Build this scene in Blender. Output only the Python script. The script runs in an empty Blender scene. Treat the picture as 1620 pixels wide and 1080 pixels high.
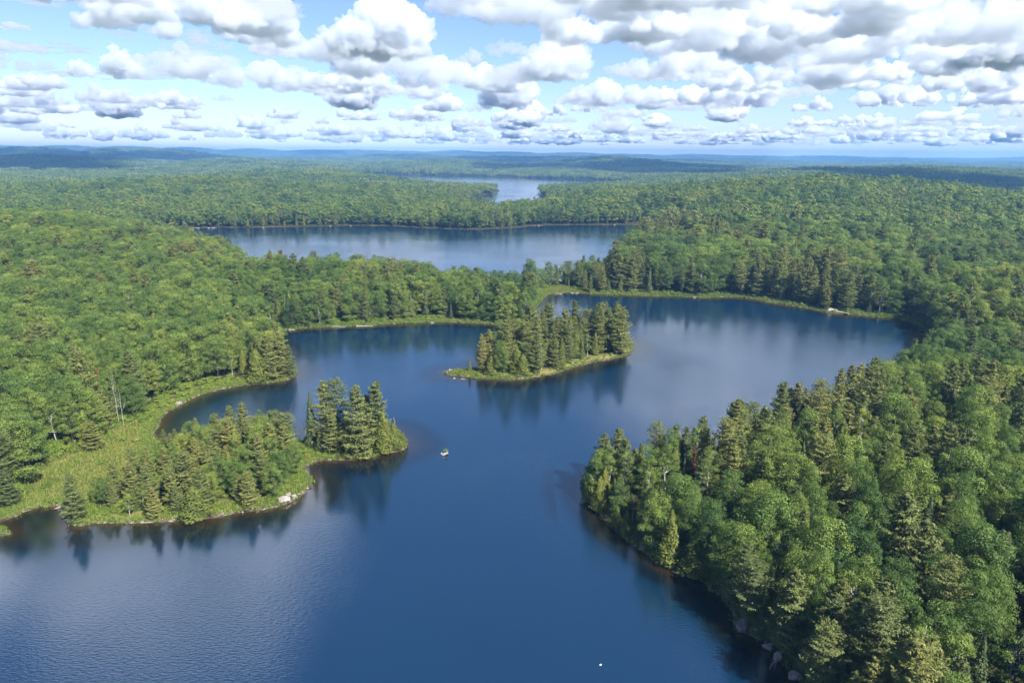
import bpy, bmesh, math, random, time
import numpy as np
from mathutils import Vector, Matrix
T0 = time.time()
R = math.radians
sc = bpy.context.scene
COL = sc.collection

# ------------------------------------------------------------------ camera
CAM_H = 75.0
F_PX = 1080.0            # focal length in pixels of the 1620 px wide photograph
PITCH, ROLL = R(15.3), R(0.35)
cam = bpy.data.cameras.new('camera')
cam_o = bpy.data.objects.new('camera', cam)
COL.objects.link(cam_o)
cam.sensor_width = 36.0
cam.lens = 36.0 * F_PX / 1620.0
cam.clip_start, cam.clip_end = 1.0, 150000.0
ROT = Matrix.Rotation(R(90) - PITCH, 3, 'X') @ Matrix.Rotation(ROLL, 3, 'Z')
cam_o.matrix_world = Matrix.Translation((0, 0, CAM_H)) @ ROT.to_4x4()
sc.camera = cam_o

# ------------------------------------------------------------------ sky, sun, exposure
SUN_EL, SUN_AZ = R(44), R(138)          # azimuth clockwise from the view direction (+Y)
world = bpy.data.worlds.new('World')
sc.world = world
world.use_nodes = True
wn = world.node_tree
sky = wn.nodes.new('ShaderNodeTexSky')
sky.sky_type = 'NISHITA'
sky.sun_disc = False
sky.sun_elevation = SUN_EL
sky.sun_rotation = SUN_AZ
sky.altitude = 300
sky.air_density = 1.0
sky.dust_density = 0.15
sky.ozone_density = 2.2
tint = wn.nodes.new('ShaderNodeMix'); tint.data_type = 'RGBA'; tint.blend_type = 'MULTIPLY'
tint.inputs[0].default_value = 1.0; tint.inputs[7].default_value = (0.90, 0.96, 1.12, 1)      # cool white balance of the photograph
wn.links.new(sky.outputs[0], tint.inputs[6])
wn.links.new(tint.outputs[2], wn.nodes['Background'].inputs[0])
wn.nodes['Background'].inputs[1].default_value = 0.055
sun = bpy.data.lights.new('sun', 'SUN')
sun.energy = 5.0
sun.angle = R(0.5)
sun.color = (1.0, 0.94, 0.85)
sun_o = bpy.data.objects.new('sun', sun)
COL.objects.link(sun_o)
SUN_DIR = Vector((math.sin(SUN_AZ) * math.cos(SUN_EL), math.cos(SUN_AZ) * math.cos(SUN_EL), math.sin(SUN_EL)))
sun_o.rotation_euler = SUN_DIR.to_track_quat('Z', 'Y').to_euler()
sc.view_settings.view_transform = 'Standard'
sc.view_settings.look = 'None'
sc.view_settings.exposure = 1.42
sc.view_settings.gamma = 1.0
cy = sc.cycles
cy.use_denoising = True
cy.max_bounces = 10
cy.diffuse_bounces = 3
cy.glossy_bounces = 3
cy.transmission_bounces = 3
cy.volume_bounces = 8
cy.transparent_max_bounces = 12
cy.caustics_reflective = False
cy.caustics_refractive = False

# ------------------------------------------------------------------ projection between photograph pixels and the place
ROTN = np.array(ROT)
def ray(px, py):
    d = np.array([(px - 810) / F_PX, -(py - 540) / F_PX, -1.0])
    return ROTN @ d
def G(px, py, z=0.0):
    d = ray(px, py)
    t = (z - CAM_H) / d[2]
    return np.array([d[0] * t, d[1] * t])
def at_depth(px, py, D):
    d = ray(px, py)
    t = D / d[1]
    return d[0] * t, D, CAM_H + d[2] * t
def project(P):
    q = (np.asarray(P, float) - np.array([0, 0, CAM_H])) @ ROTN
    return 810 - F_PX * q[..., 0] / q[..., 2], 540 + F_PX * q[..., 1] / q[..., 2], -q[..., 2]
def height_to(px, py, py_top, z0=0.0):
    """height of an upright thing standing at pixel (px, py) whose tip is seen at py_top"""
    g = G(px, py, z0)
    lo, hi = 0.1, 60.0
    for _ in range(40):
        m = (lo + hi) / 2
        if project((g[0], g[1], z0 + m))[1] > py_top: lo = m
        else: hi = m
    return lo

# ------------------------------------------------------------------ noise
def hash2(ix, iy, seed):
    n = (ix.astype(np.int64) * 374761393 + iy.astype(np.int64) * 668265263 + seed * 974634511) & 0x7fffffff
    n = ((n ^ (n >> 13)) * 1274126177) & 0x7fffffff
    return ((n ^ (n >> 16)) & 0xffff) / 65535.0
def vnoise(x, y, seed=0):
    ix, iy = np.floor(x), np.floor(y)
    fx, fy = x - ix, y - iy
    fx = fx * fx * (3 - 2 * fx); fy = fy * fy * (3 - 2 * fy)
    a = hash2(ix, iy, seed); b = hash2(ix + 1, iy, seed); c = hash2(ix, iy + 1, seed); d = hash2(ix + 1, iy + 1, seed)
    return (a + (b - a) * fx) * (1 - fy) + (c + (d - c) * fx) * fy
def fbm(x, y, seed=0, octs=4):
    s = np.zeros_like(x); a = 0.5
    for o in range(octs):
        s += a * (vnoise(x, y, seed + o * 17) - 0.5) * 2
        x = x * 2.03; y = y * 2.03; a *= 0.5
    return s

# ------------------------------------------------------------------ shorelines (photograph pixel, height of what is seen there)
def spline(pts, n=5):
    P = np.array(pts, float); m = len(P); out = []
    for i in range(m):
        p0, p1, p2, p3 = P[(i - 1) % m], P[i], P[(i + 1) % m], P[(i + 2) % m]
        for k in range(n):
            t = k / n
            out.append(0.5 * (2 * p1 + (p2 - p0) * t + (2 * p0 - 5 * p1 + 4 * p2 - p3) * t * t + (3 * p1 - p0 - 3 * p2 + p3) * t ** 3))
    return np.array(out)
def pxs(lst, z=0.0): return [G(p[0], p[1], p[2] if len(p) > 2 else z) for p in lst]

main_lake = ([np.array([-420., 60.]), np.array([-300., 130.])] + pxs([
    (-120, 852), (0, 823), (20, 818), (45, 807), (70, 802), (92, 803), (104, 814), (108, 829), (125, 833), (160, 829), (190, 829), (230, 827),
    (262, 825), (300, 823), (340, 818), (380, 812), (420, 807), (445, 801), (468, 791), (484, 777), (490, 765), (488, 751), (482, 742), (488, 737),
    (500, 732), (530, 728), (560, 727), (590, 722), (620, 715), (640, 710), (646, 705), (644, 696), (628, 684), (600, 677), (560, 674), (520, 678),
    (495, 688), (480, 698), (460, 697), (440, 692), (400, 690), (350, 692), (300, 694), (265, 699), (250, 697), (243, 686), (249, 672), (262, 657),
    (275, 647), (290, 638), (310, 628), (340, 618), (370, 612), (400, 608), (430, 605), (455, 600), (467, 594), (468, 586), (458, 571), (440, 556),
    (424, 542), (424, 532), (438, 525), (480, 520), (520, 518), (560, 516), (600, 514), (650, 511), (700, 510), (750, 511), (790, 514), (815, 517),
    (836, 519), (848, 506), (851, 490), (856, 478), (862, 470), (872, 465), (900, 463), (940, 465), (980, 467), (1020, 468), (1070, 469), (1120, 471),
    (1150, 470), (1180, 472), (1205, 476), (1240, 482), (1280, 488), (1300, 492), (1325, 497), (1350, 498), (1390, 502), (1420, 505), (1442, 509),
    (1462, 522), (1470, 545), (1450, 560, 6), (1400, 566, 14), (1350, 577, 15), (1310, 587, 15), (1240, 606, 15), (1180, 624, 15), (1135, 646, 15), (1090, 657, 15),
    (1040, 668, 13), (990, 692, 11), (960, 706, 9), (938, 728, 6), (924, 762), (920, 773), (921, 783), (930, 797), (945, 813), (960, 828), (985, 849), (1010, 866),
    (1040, 885), (1070, 905), (1100, 916), (1130, 931), (1150, 946), (1160, 965), (1165, 990), (1185, 1003), (1205, 1015), (1212, 1030), (1230, 1045),
    (1250, 1060), (1265, 1080), (1310, 1150), (1380, 1260)]) + [np.array([60., 20.]), np.array([0., -60.]), np.array([-420., -60.])])
mid_island = pxs([(704, 590), (712, 594), (730, 595), (745, 597), (770, 600), (800, 601), (830, 600), (850, 596), (880, 590), (910, 580), (940, 573),
    (970, 567), (993, 561), (1002, 553), (999, 545), (980, 539), (940, 538), (890, 541), (840, 546), (800, 556), (772, 570), (750, 583), (720, 587)])
mid_lake = pxs([(230, 364), (300, 361), (340, 360), (400, 360), (450, 359), (520, 358), (560, 357), (620, 358), (680, 361), (740, 363), (790, 362),
    (830, 359), (850, 357), (900, 356), (950, 356), (1000, 356), (1040, 357), (1020, 361, 12), (990, 368, 18), (960, 393, 16), (947, 408, 11), (936, 438), (900, 444),
    (868, 447), (846, 446), (826, 430, 14), (780, 419, 17), (740, 413, 18), (700, 410, 18), (650, 404, 19), (600, 398, 19), (560, 392, 20), (500, 392, 20),
    (440, 392, 20), (397, 390, 20), (388, 381, 19), (370, 374, 19), (340, 368, 18), (290, 364, 12)])
far_lake = pxs([(560, 275.5), (640, 276.5), (700, 278), (780, 279.5), (840, 281.5), (900, 283.5), (945, 285.5), (980, 287), (1005, 290), (995, 294), (950, 297), (905, 298.5), (872, 300), (858, 303),
    (864, 312), (862, 325), (845, 336), (800, 339), (758, 336), (742, 322), (755, 312), (775, 307), (790, 303), (791, 301), (784, 300.5), (755, 299.5), (720, 298), (690, 296), (650, 293), (600, 289), (560, 285)])
WATERS = [spline(main_lake), spline(mid_lake), spline(far_lake)]
ISLES = [spline(mid_island)]

def inside(poly, x, y):
    if x.size < 60:
        A, B = poly, np.roll(poly, -1, 0)
        k = (A[:, 1] > y[:, None]) != (B[:, 1] > y[:, None])
        xc = (B[:, 0] - A[:, 0]) * (y[:, None] - A[:, 1]) / np.where(B[:, 1] == A[:, 1], 1e-9, B[:, 1] - A[:, 1]) + A[:, 0]
        return (k & (x[:, None] < xc)).sum(1) % 2 == 1
    r = np.zeros(x.shape, bool)
    x1, y1 = poly[:, 0], poly[:, 1]; x2, y2 = np.roll(x1, -1), np.roll(y1, -1)
    bx0, bx1, by0, by1 = x1.min(), x1.max(), y1.min(), y1.max()
    sel = (x >= bx0) & (x <= bx1) & (y >= by0) & (y <= by1)
    xs, ys = x[sel], y[sel]; rs = np.zeros(xs.shape, bool)
    for a, b, c, d in zip(x1, y1, x2, y2):
        if b == d: continue
        k = ((b > ys) != (d > ys))
        rs ^= k & (xs < (c - a) * (ys - b) / (d - b) + a)
    r[sel] = rs
    return r
def seg_dist(poly, x, y, closed=True):
    n = len(poly)
    if x.size < 60 and closed:
        A, B = poly, np.roll(poly, -1, 0); d = B - A
        t = np.clip(((x[:, None] - A[:, 0]) * d[:, 0] + (y[:, None] - A[:, 1]) * d[:, 1]) / ((d ** 2).sum(1) + 1e-9), 0, 1)
        return np.sqrt(((x[:, None] - A[:, 0] - t * d[:, 0]) ** 2 + (y[:, None] - A[:, 1] - t * d[:, 1]) ** 2).min(1))
    best = np.full(x.shape, 1e9)
    for i in range(n if closed else n - 1):
        ax, ay = poly[i]; bx, by = poly[(i + 1) % n]
        dx, dy = bx - ax, by - ay
        L = dx * dx + dy * dy + 1e-9
        t = np.clip(((x - ax) * dx + (y - ay) * dy) / L, 0, 1)
        np.minimum(best, (x - ax - t * dx) ** 2 + (y - ay - t * dy) ** 2, out=best)
    return np.sqrt(best)
def shore(x, y):
    """signed distance to the nearest shore, positive on land"""
    wx = x + fbm(x / 7, y / 7, 5, 3) * 1.6
    wy = y + fbm(x / 7, y / 7, 9, 3) * 1.6
    s = np.full(x.shape, 1e9)
    for W in WATERS:
        d = seg_dist(W, wx, wy)
        s = np.minimum(s, np.where(inside(W, wx, wy), -d, d))
    for I in ISLES:
        d = seg_dist(I, wx, wy)
        s = np.maximum(s, np.where(inside(I, wx, wy), d, -d))
    return s

# ------------------------------------------------------------------ relief: ridge crests as seen against what is behind them
CREST = []
def crest(lst, D, lat, rad, trees=16.0):
    for p in lst:
        dd = p[2] if len(p) > 2 else D
        x, y, z = at_depth(p[0], p[1], dd)
        CREST.append((x, y, max(z - trees, 0.5), lat, rad))
crest([(-260, 335), (-150, 333), (-70, 334), (0, 335), (70, 338), (140, 343), (210, 352), (280, 363)], 455, 55, 105, 20)
crest([(60, 430, 330), (-80, 430, 330), (200, 420, 350), (330, 405, 360), (450, 402, 365), (560, 405, 365)], 0, 60, 60, 17)
crest([(-250, 284), (-100, 281), (0, 280), (100, 279), (200, 276), (300, 272), (360, 275), (420, 283), (500, 290, 1150), (600, 301, 1050), (680, 312, 990)], 1250, 90, 200, 23)
crest([(940, 305), (1000, 298), (1100, 286), (1200, 278), (1300, 273), (1400, 276), (1500, 285, 850), (1620, 299, 780), (1750, 309, 750)], 930, 75, 190, 21)
crest([(1120, 278), (1200, 270), (1260, 267)], 1900, 160, 250, 19)
crest([(1340, 262), (1450, 260), (1550, 266), (1640, 272), (1750, 275)], 2100, 220, 260, 19)
crest([(430, 265), (500, 266), (560, 270), (620, 278)], 1750, 110, 160, 20)
crest([(-120, 255), (-30, 250), (60, 248), (130, 252), (200, 262)], 3000, 210, 230, 11)
crest([(320, 259), (380, 254), (440, 259), (520, 265)], 3100, 210, 230, 11)
crest([(620, 261), (700, 254), (800, 260), (900, 259), (970, 253), (1040, 263), (1150, 270)], 3400, 240, 250, 13)
crest([(-120, 242), (-30, 237), (50, 235), (120, 246), (190, 239), (250, 238), (310, 247)], 5000, 300, 330, 8)
crest([(420, 253), (520, 250), (640, 246), (760, 248), (870, 250), (950, 249), (1050, 254), (1180, 258), (1300, 258), (1450, 256), (1600, 258), (1720, 258)], 5600, 400, 380, 10)
crest([(-250, 231), (-100, 231), (0, 231), (100, 232), (200, 233.5), (300, 235), (400, 237), (500, 239), (560, 239.5), (640, 241), (720, 240), (800, 242), (900, 244), (1000, 245), (1100, 246),
       (1200, 247.5), (1300, 248), (1400, 250), (1500, 251), (1570, 252.5), (1620, 249.5), (1750, 250), (1900, 251)], 9500, 560, 700, 6)
CREST = np.array(CREST)
def smooth(a, b, v):
    t = np.clip((v - a) / (b - a), 0, 1)
    return t * t * (3 - 2 * t)
MARSH = spline(pxs([(-60, 835), (-40, 795), (25, 785), (42, 755), (85, 728), (130, 712), (160, 692), (190, 672), (228, 660), (247, 676), (264, 700), (262, 716), (235, 740), (180, 776), (125, 806), (104, 812), (70, 806), (30, 818)]), 3)
GAP = spline(pxs([(478, 742), (476, 715), (486, 700), (508, 702), (520, 728)]), 3)       # low brush joining the islet to the point
CHANNEL = spline(pxs([(850, 468), (858, 458), (885, 454), (918, 459), (930, 467)]), 3)
def terrain(x, y, s):
    h4 = np.zeros_like(x)
    for cx, cyy, cz, lat, rad in CREST:
        # lateral = across the line of sight from the origin
        r = math.hypot(cx, cyy); ux, uy = cx / r, cyy / r
        a = (x - cx) * ux + (y - cyy) * uy
        b = (x - cx) * uy - (y - cyy) * ux
        e = np.exp(-0.5 * ((a / rad) ** 2 + (b / lat) ** 2))
        h4 += (cz * e) ** 10
    hill = h4 ** 0.1
    D = np.hypot(x, y)
    hill = hill + fbm(x / 120, y / 120, 3, 4) * np.where(D > 700, 1.5, 3.0) * smooth(40, 200, s) + fbm(x / 900, y / 900, 11, 3) * (7 + 12 * smooth(6000, 9000, D)) * smooth(2200, 4000, D)
    hill = hill + fbm(x / 230, y / 230, 83, 3) * 7.0 * smooth(720, 950, D) * smooth(30, 160, s)
    land = 0.55 * (1 - np.exp(-np.maximum(s, 0) / 1.3)) + 0.05 * np.clip(s, 0, 40)
    z = land + np.maximum(hill, 0) * smooth(2, 95, s)
    # steeper, rocky near right bank
    rb = smooth(20, 45, x) * (1 - smooth(170, 230, y))
    z += rb * 1.6 * smooth(0.0, 5, s) + rb * 2.5 * smooth(8, 40, s)
    m = np.zeros_like(x)
    for P in (MARSH, GAP, CHANNEL):
        sel = inside(P, x, y)
        m = np.where(sel, smooth(0, 4, seg_dist(P, x, y)), m) if sel.any() else m
    z = z * (1 - m) + m * np.minimum(z, 0.22 + 0.1 * fbm(x / 3, y / 3, 2, 2))
    bed = np.maximum(-0.30 * np.maximum(-s, 0) ** 1.05, -7.0)
    return np.where(s > 0, z, bed), m

# ------------------------------------------------------------------ mesh helpers
def mesh_np(name, V, F, mats=(), mat_idx=None, smooth_shade=False, attrs=None):
    """V (n,3), F list of (k, m) face arrays"""
    if not isinstance(F, (list, tuple)): F = [F]
    F = [f for f in F if len(f)]
    me = bpy.data.meshes.new(name)
    me.vertices.add(len(V)); me.vertices.foreach_set('co', np.ascontiguousarray(V, np.float32).ravel())
    nl = sum(f.size for f in F); npoly = sum(len(f) for f in F)
    me.loops.add(nl); me.loops.foreach_set('vertex_index', np.concatenate([f.ravel() for f in F]).astype(np.int32))
    tot = np.concatenate([np.full(len(f), f.shape[1], np.int32) for f in F])
    st = np.concatenate([[0], np.cumsum(tot)[:-1]]).astype(np.int32)
    me.polygons.add(npoly); me.polygons.foreach_set('loop_start', st); me.polygons.foreach_set('loop_total', tot)
    if mat_idx is not None: me.polygons.foreach_set('material_index', np.asarray(mat_idx, np.int32))
    me.polygons.foreach_set('use_smooth', np.full(npoly, smooth_shade, bool))
    for m in mats: me.materials.append(m)
    me.update(calc_edges=True)
    for k, v in (attrs or {}).items():
        a = me.attributes.new(k, 'FLOAT', 'POINT'); a.data.foreach_set('value', np.ascontiguousarray(v, np.float32))
    return me
def add_obj(name, me, parent=None, loc=(0, 0, 0), rotz=0.0, scale=None):
    o = bpy.data.objects.new(name, me)
    COL.objects.link(o)
    if parent is not None: o.parent = parent
    o.location = loc
    o.rotation_euler = (0, 0, rotz)
    if scale is not None: o.scale = scale
    return o
def tag(o, label=None, cat=None, group=None, kind=None):
    if label: o['label'] = label
    if cat: o['category'] = cat
    if group: o['group'] = group
    if kind: o['kind'] = kind
    return o
def new_mat(name):
    m = bpy.data.materials.new(name); m.use_nodes = True
    n = m.node_tree; n.nodes.clear()
    out = n.nodes.new('ShaderNodeOutputMaterial')
    return m, n, out
def node(n, t, **kw):
    q = n.nodes.new(t)
    for k, v in kw.items():
        if k.startswith('i_'):
            key = k[2:]
            key = int(key) if key.isdigit() else key
            q.inputs[key].default_value = v
        else: setattr(q, k, v)
    return q
def ramp(n, stops):
    r = n.nodes.new('ShaderNodeValToRGB')
    e = r.color_ramp.elements
    while len(e) < len(stops): e.new(0.5)
    for k, (p, c) in zip(e, stops):
        k.position = p; k.color = (*c, 1)
    return r
def mixc(n, fac, a, b, mode='MIX'):
    m = n.nodes.new('ShaderNodeMix'); m.data_type = 'RGBA'; m.blend_type = mode
    for sock, v in ((m.inputs[0], fac), (m.inputs[6], a), (m.inputs[7], b)):
        if hasattr(v, 'is_linked'): n.links.new(v, sock)
        elif isinstance(v, (int, float)): sock.default_value = v
        else: sock.default_value = (*v, 1)
    return m.outputs[2]

# ------------------------------------------------------------------ materials
def foliage(name, cols, transl=0.25, tint=0.35, rough=0.6):
    """leaf colours picked per tree and per stand, with a little variation from clump to clump"""
    m, n, out = new_mat(name)
    oi = node(n, 'ShaderNodeObjectInfo')
    nz = node(n, 'ShaderNodeTexNoise', i_Scale=0.016, i_Detail=2.0)
    n.links.new(oi.outputs['Location'], nz.inputs['Vector'])
    a = node(n, 'ShaderNodeMath', operation='MULTIPLY_ADD', i_1=0.62, i_2=-0.06); n.links.new(oi.outputs['Random'], a.inputs[0])
    b = node(n, 'ShaderNodeMath', operation='MULTIPLY_ADD', i_1=1.5); n.links.new(nz.outputs[0], b.inputs[0])
    n.links.new(a.outputs[0], b.inputs[2])
    c = node(n, 'ShaderNodeMath', operation='ADD', i_1=-0.52); n.links.new(b.outputs[0], c.inputs[0])
    rp = ramp(n, cols); n.links.new(c.outputs[0], rp.inputs[0])
    at = node(n, 'ShaderNodeAttribute', attribute_name='tint')
    hv = node(n, 'ShaderNodeMath', operation='MULTIPLY_ADD', i_1=tint * 2, i_2=1 - tint); n.links.new(at.outputs['Fac'], hv.inputs[0])
    hs = node(n, 'ShaderNodeHueSaturation'); n.links.new(rp.outputs[0], hs.inputs['Color']); n.links.new(hv.outputs[0], hs.inputs['Value'])
    hh = node(n, 'ShaderNodeMath', operation='MULTIPLY_ADD', i_1=-0.03, i_2=0.515); n.links.new(at.outputs['Fac'], hh.inputs[0])
    n.links.new(hh.outputs[0], hs.inputs['Hue'])
    p = node(n, 'ShaderNodeBsdfPrincipled', i_Roughness=rough)
    p.inputs['Specular IOR Level'].default_value = 0.25
    n.links.new(hs.outputs[0], p.inputs['Base Color'])
    t = node(n, 'ShaderNodeBsdfTranslucent')
    tc = mixc(n, 1.0, hs.outputs[0], (1.25, 1.35, 0.6), 'MULTIPLY'); n.links.new(tc, t.inputs[0])
    mx = node(n, 'ShaderNodeMixShader', i_0=transl)
    n.links.new(p.outputs[0], mx.inputs[1]); n.links.new(t.outputs[0], mx.inputs[2]); n.links.new(mx.outputs[0], out.inputs[0])
    return m
def bark(name, a, b, scale=3.0):
    m, n, out = new_mat(name)
    nz = node(n, 'ShaderNodeTexNoise', i_Scale=scale, i_Detail=3.0)
    tc = node(n, 'ShaderNodeTexCoord'); n.links.new(tc.outputs['Object'], nz.inputs['Vector'])
    rp = ramp(n, [(0.35, a), (0.65, b)]); n.links.new(nz.outputs[0], rp.inputs[0])
    p = node(n, 'ShaderNodeBsdfPrincipled', i_Roughness=0.85)
    n.links.new(rp.outputs[0], p.inputs['Base Color']); n.links.new(p.outputs[0], out.inputs[0])
    return m
M = {}
M['broad'] = foliage('broadleaf_foliage', [(0.0, (.056, .106, .028)), (.3, (.096, .158, .036)), (.55, (.136, .198, .042)), (.8, (.174, .226, .046)), (1.0, (.220, .250, .050))], .36)
M['birch'] = foliage('birch_foliage', [(0.0, (.080, .132, .028)), (.5, (.120, .175, .036)), (1.0, (.185, .220, .040))], .30)
M['pine'] = foliage('pine_needles', [(0.0, (.082, .115, .040)), (.4, (.124, .152, .046)), (.75, (.165, .180, .050)), (1.0, (.210, .200, .054))], .18, .42)
M['cedar'] = foliage('cedar_sprays', [(0.0, (.085, .115, .024)), (.5, (.132, .156, .028)), (1.0, (.185, .186, .034))], .2, .4)
M['fir'] = foliage('fir_needles', [(0.0, (.048, .082, .034)), (.5, (.078, .112, .040)), (1.0, (.115, .138, .046))], .15, .4)
M['rust'] = foliage('dead_rusty_needles', [(0.0, (.12, .050, .024)), (.5, (.145, .066, .032)), (1.0, (.14, .080, .042))], .10, .4)
M['shrub'] = foliage('shrub_leaves', [(0.0, (.080, .140, .022)), (.5, (.130, .195, .028)), (1.0, (.190, .235, .036))], .28)
M['sedge'] = foliage('sedge_blades', [(0.0, (.11, .155, .030)), (.5, (.165, .190, .042)), (1.0, (.225, .215, .064))], .25, .3)
M['sedge_green'] = foliage('green_sedge_blades', [(0.0, (.085, .150, .024)), (.5, (.125, .185, .030)), (1.0, (.170, .210, .038))], .28, .3)
M['bark'] = bark('bark', (.035, .028, .022), (.075, .062, .05))
M['white_bark'] = bark('white_birch_bark', (.26, .25, .225), (.44, .42, .395), 1.4)
M['dead_wood'] = bark('grey_dead_wood', (.20, .18, .165), (.36, .335, .31))

def ground_material():
    m, n, out = new_mat('ground')
    geo = node(n, 'ShaderNodeNewGeometry')
    at = node(n, 'ShaderNodeAttribute', attribute_name='marsh')
    nz = node(n, 'ShaderNodeTexNoise', i_Scale=0.35, i_Detail=5.0); n.links.new(geo.outputs['Position'], nz.inputs['Vector'])
    floor = ramp(n, [(.3, (.020, .018, .010)), (.55, (.034, .036, .014)), (.75, (.045, .055, .018))]); n.links.new(nz.outputs[0], floor.inputs[0])
    nz2 = node(n, 'ShaderNodeTexNoise', i_Scale=0.12, i_Detail=6.0); n.links.new(geo.outputs['Position'], nz2.inputs['Vector'])
    mar = ramp(n, [(.3, (.105, .135, .030)), (.5, (.165, .165, .046)), (.7, (.215, .190, .072))]); n.links.new(nz2.outputs[0], mar.inputs[0])
    c1 = mixc(n, at.outputs['Fac'], floor.outputs[0], mar.outputs[0])
    # bank stones and mud at the waterline, brown bed below it
    sh = node(n, 'ShaderNodeAttribute', attribute_name='shore')
    edge = node(n, 'ShaderNodeMapRange', i_1=0.3, i_2=1.4, i_3=1.0, i_4=0.0); n.links.new(sh.outputs['Fac'], edge.inputs[0])
    st = ramp(n, [(.38, (.045, .032, .020)), (.55, (.10, .08, .06)), (.7, (.26, .23, .20))]); 
    nz3 = node(n, 'ShaderNodeTexNoise', i_Scale=0.9, i_Detail=4.0); n.links.new(geo.outputs['Position'], nz3.inputs['Vector']); n.links.new(nz3.outputs[0], st.inputs[0])
    c2 = mixc(n, edge.outputs[0], c1, st.outputs[0])
    p = node(n, 'ShaderNodeBsdfPrincipled', i_Roughness=0.95)
    p.inputs['Specular IOR Level'].default_value = 0.1
    n.links.new(c2, p.inputs['Base Color'])
    bp = node(n, 'ShaderNodeBump', i_Strength=0.6, i_Distance=0.4); n.links.new(nz3.outputs[0], bp.inputs['Height']); n.links.new(bp.outputs[0], p.inputs['Normal'])
    n.links.new(p.outputs[0], out.inputs[0])
    return m
def water_material():
    m, n, out = new_mat('lake_water')
    geo = node(n, 'ShaderNodeNewGeometry')
    at = node(n, 'ShaderNodeAttribute', attribute_name='depth')
    col = ramp(n, [(0.0, (.030, .018, .008)), (.12, (.018, .012, .006)), (.35, (.005, .008, .010)), (.65, (.0012, .006, .015)), (1.0, (.0008, .0165, .045))])
    nz = node(n, 'ShaderNodeTexNoise', i_Scale=0.06, i_Detail=3.0); n.links.new(geo.outputs['Position'], nz.inputs['Vector'])
    dp = node(n, 'ShaderNodeMath', operation='MULTIPLY_ADD', i_1=0.12, i_2=-0.06); n.links.new(nz.outputs[0], dp.inputs[0])
    ad = node(n, 'ShaderNodeMath', operation='ADD'); n.links.new(at.outputs['Fac'], ad.inputs[0]); n.links.new(dp.outputs[0], ad.inputs[1])
    n.links.new(ad.outputs[0], col.inputs[0])
    p = node(n, 'ShaderNodeBsdfPrincipled', i_Roughness=0.085, i_IOR=2.6)
    n.links.new(col.outputs[0], p.inputs['Base Color'])
    # ripples: fine wind waves, stronger in broad gust patches
    mp = node(n, 'ShaderNodeMapping'); mp.inputs['Scale'].default_value = (0.55, 1.5, 1); mp.inputs['Rotation'].default_value = (0, 0, R(8))
    n.links.new(geo.outputs['Position'], mp.inputs['Vector'])
    w1 = node(n, 'ShaderNodeTexNoise', i_Scale=2.0, i_Detail=3.0, i_Roughness=0.6); n.links.new(mp.outputs[0], w1.inputs['Vector'])
    gp = node(n, 'ShaderNodeTexNoise', i_Scale=0.012, i_Detail=3.0); n.links.new(geo.outputs['Position'], gp.inputs['Vector'])
    gs = node(n, 'ShaderNodeMapRange', i_1=0.4, i_2=0.62, i_3=0.25, i_4=0.9); n.links.new(gp.outputs[0], gs.inputs[0])
    bp = node(n, 'ShaderNodeBump', i_Distance=0.055); n.links.new(gs.outputs[0], bp.inputs['Strength']); n.links.new(w1.outputs[0], bp.inputs['Height'])
    n.links.new(bp.outputs[0], p.inputs['Normal'])
    n.links.new(p.outputs[0], out.inputs[0])
    return m
def rock_material():
    m, n, out = new_mat('granite')
    tc = node(n, 'ShaderNodeTexCoord')
    oi = node(n, 'ShaderNodeObjectInfo')
    nz = node(n, 'ShaderNodeTexNoise', i_Scale=1.6, i_Detail=6.0, i_Roughness=0.65); n.links.new(tc.outputs['Object'], nz.inputs['Vector'])
    rp = ramp(n, [(.3, (.12, .10, .085)), (.5, (.235, .20, .18)), (.68, (.35, .315, .29))]); n.links.new(nz.outputs[0], rp.inputs[0])
    geo = node(n, 'ShaderNodeNewGeometry'); sx = node(n, 'ShaderNodeSeparateXYZ'); n.links.new(geo.outputs['Position'], sx.inputs[0])
    wet = node(n, 'ShaderNodeMapRange', i_1=0.08, i_2=0.26, i_3=1.0, i_4=0.0); n.links.new(sx.outputs[2], wet.inputs[0])
    c = mixc(n, wet.outputs[0], rp.outputs[0], (.06, .045, .035))
    p = node(n, 'ShaderNodeBsdfPrincipled', i_Roughness=0.8); n.links.new(c, p.inputs['Base Color'])
    bp = node(n, 'ShaderNodeBump', i_Strength=0.5, i_Distance=0.15); n.links.new(nz.outputs[0], bp.inputs['Height']); n.links.new(bp.outputs[0], p.inputs['Normal'])
    n.links.new(p.outputs[0], out.inputs[0])
    return m
M['ground'] = ground_material(); M['water'] = water_material(); M['rock'] = rock_material()

# ------------------------------------------------------------------ ground and water
NA, ND = 520, 600
AZ = np.radians(np.linspace(-58, 58, NA)); DD = np.exp(np.linspace(math.log(28), math.log(12500), ND))
A2, D2 = np.meshgrid(AZ, DD)
GX, GY = (D2 * np.sin(A2)).ravel(), (D2 * np.cos(A2)).ravel()
GS = shore(GX, GY)
GZ, GM = terrain(GX, GY, GS)
idx = np.arange(NA * ND).reshape(ND, NA)
QF = np.stack([idx[:-1, :-1].ravel(), idx[:-1, 1:].ravel(), idx[1:, 1:].ravel(), idx[1:, :-1].ravel()], 1)[:, ::-1]
strip = np.where((GX < 60) | (GY > 200), smooth(8, 3, GS) * (GS > 0) * (np.hypot(GX, GY) < 520), 0)
me = mesh_np('ground', np.stack([GX, GY, GZ], 1), QF, [M['ground']], None, True, {'marsh': np.maximum(GM, strip * .8), 'shore': GS})
tag(add_obj('ground', me), kind='structure')
wet = (GS < 6)[QF].any(1)
used = np.unique(QF[wet]); rm = np.full(NA * ND, -1); rm[used] = np.arange(len(used))
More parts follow.
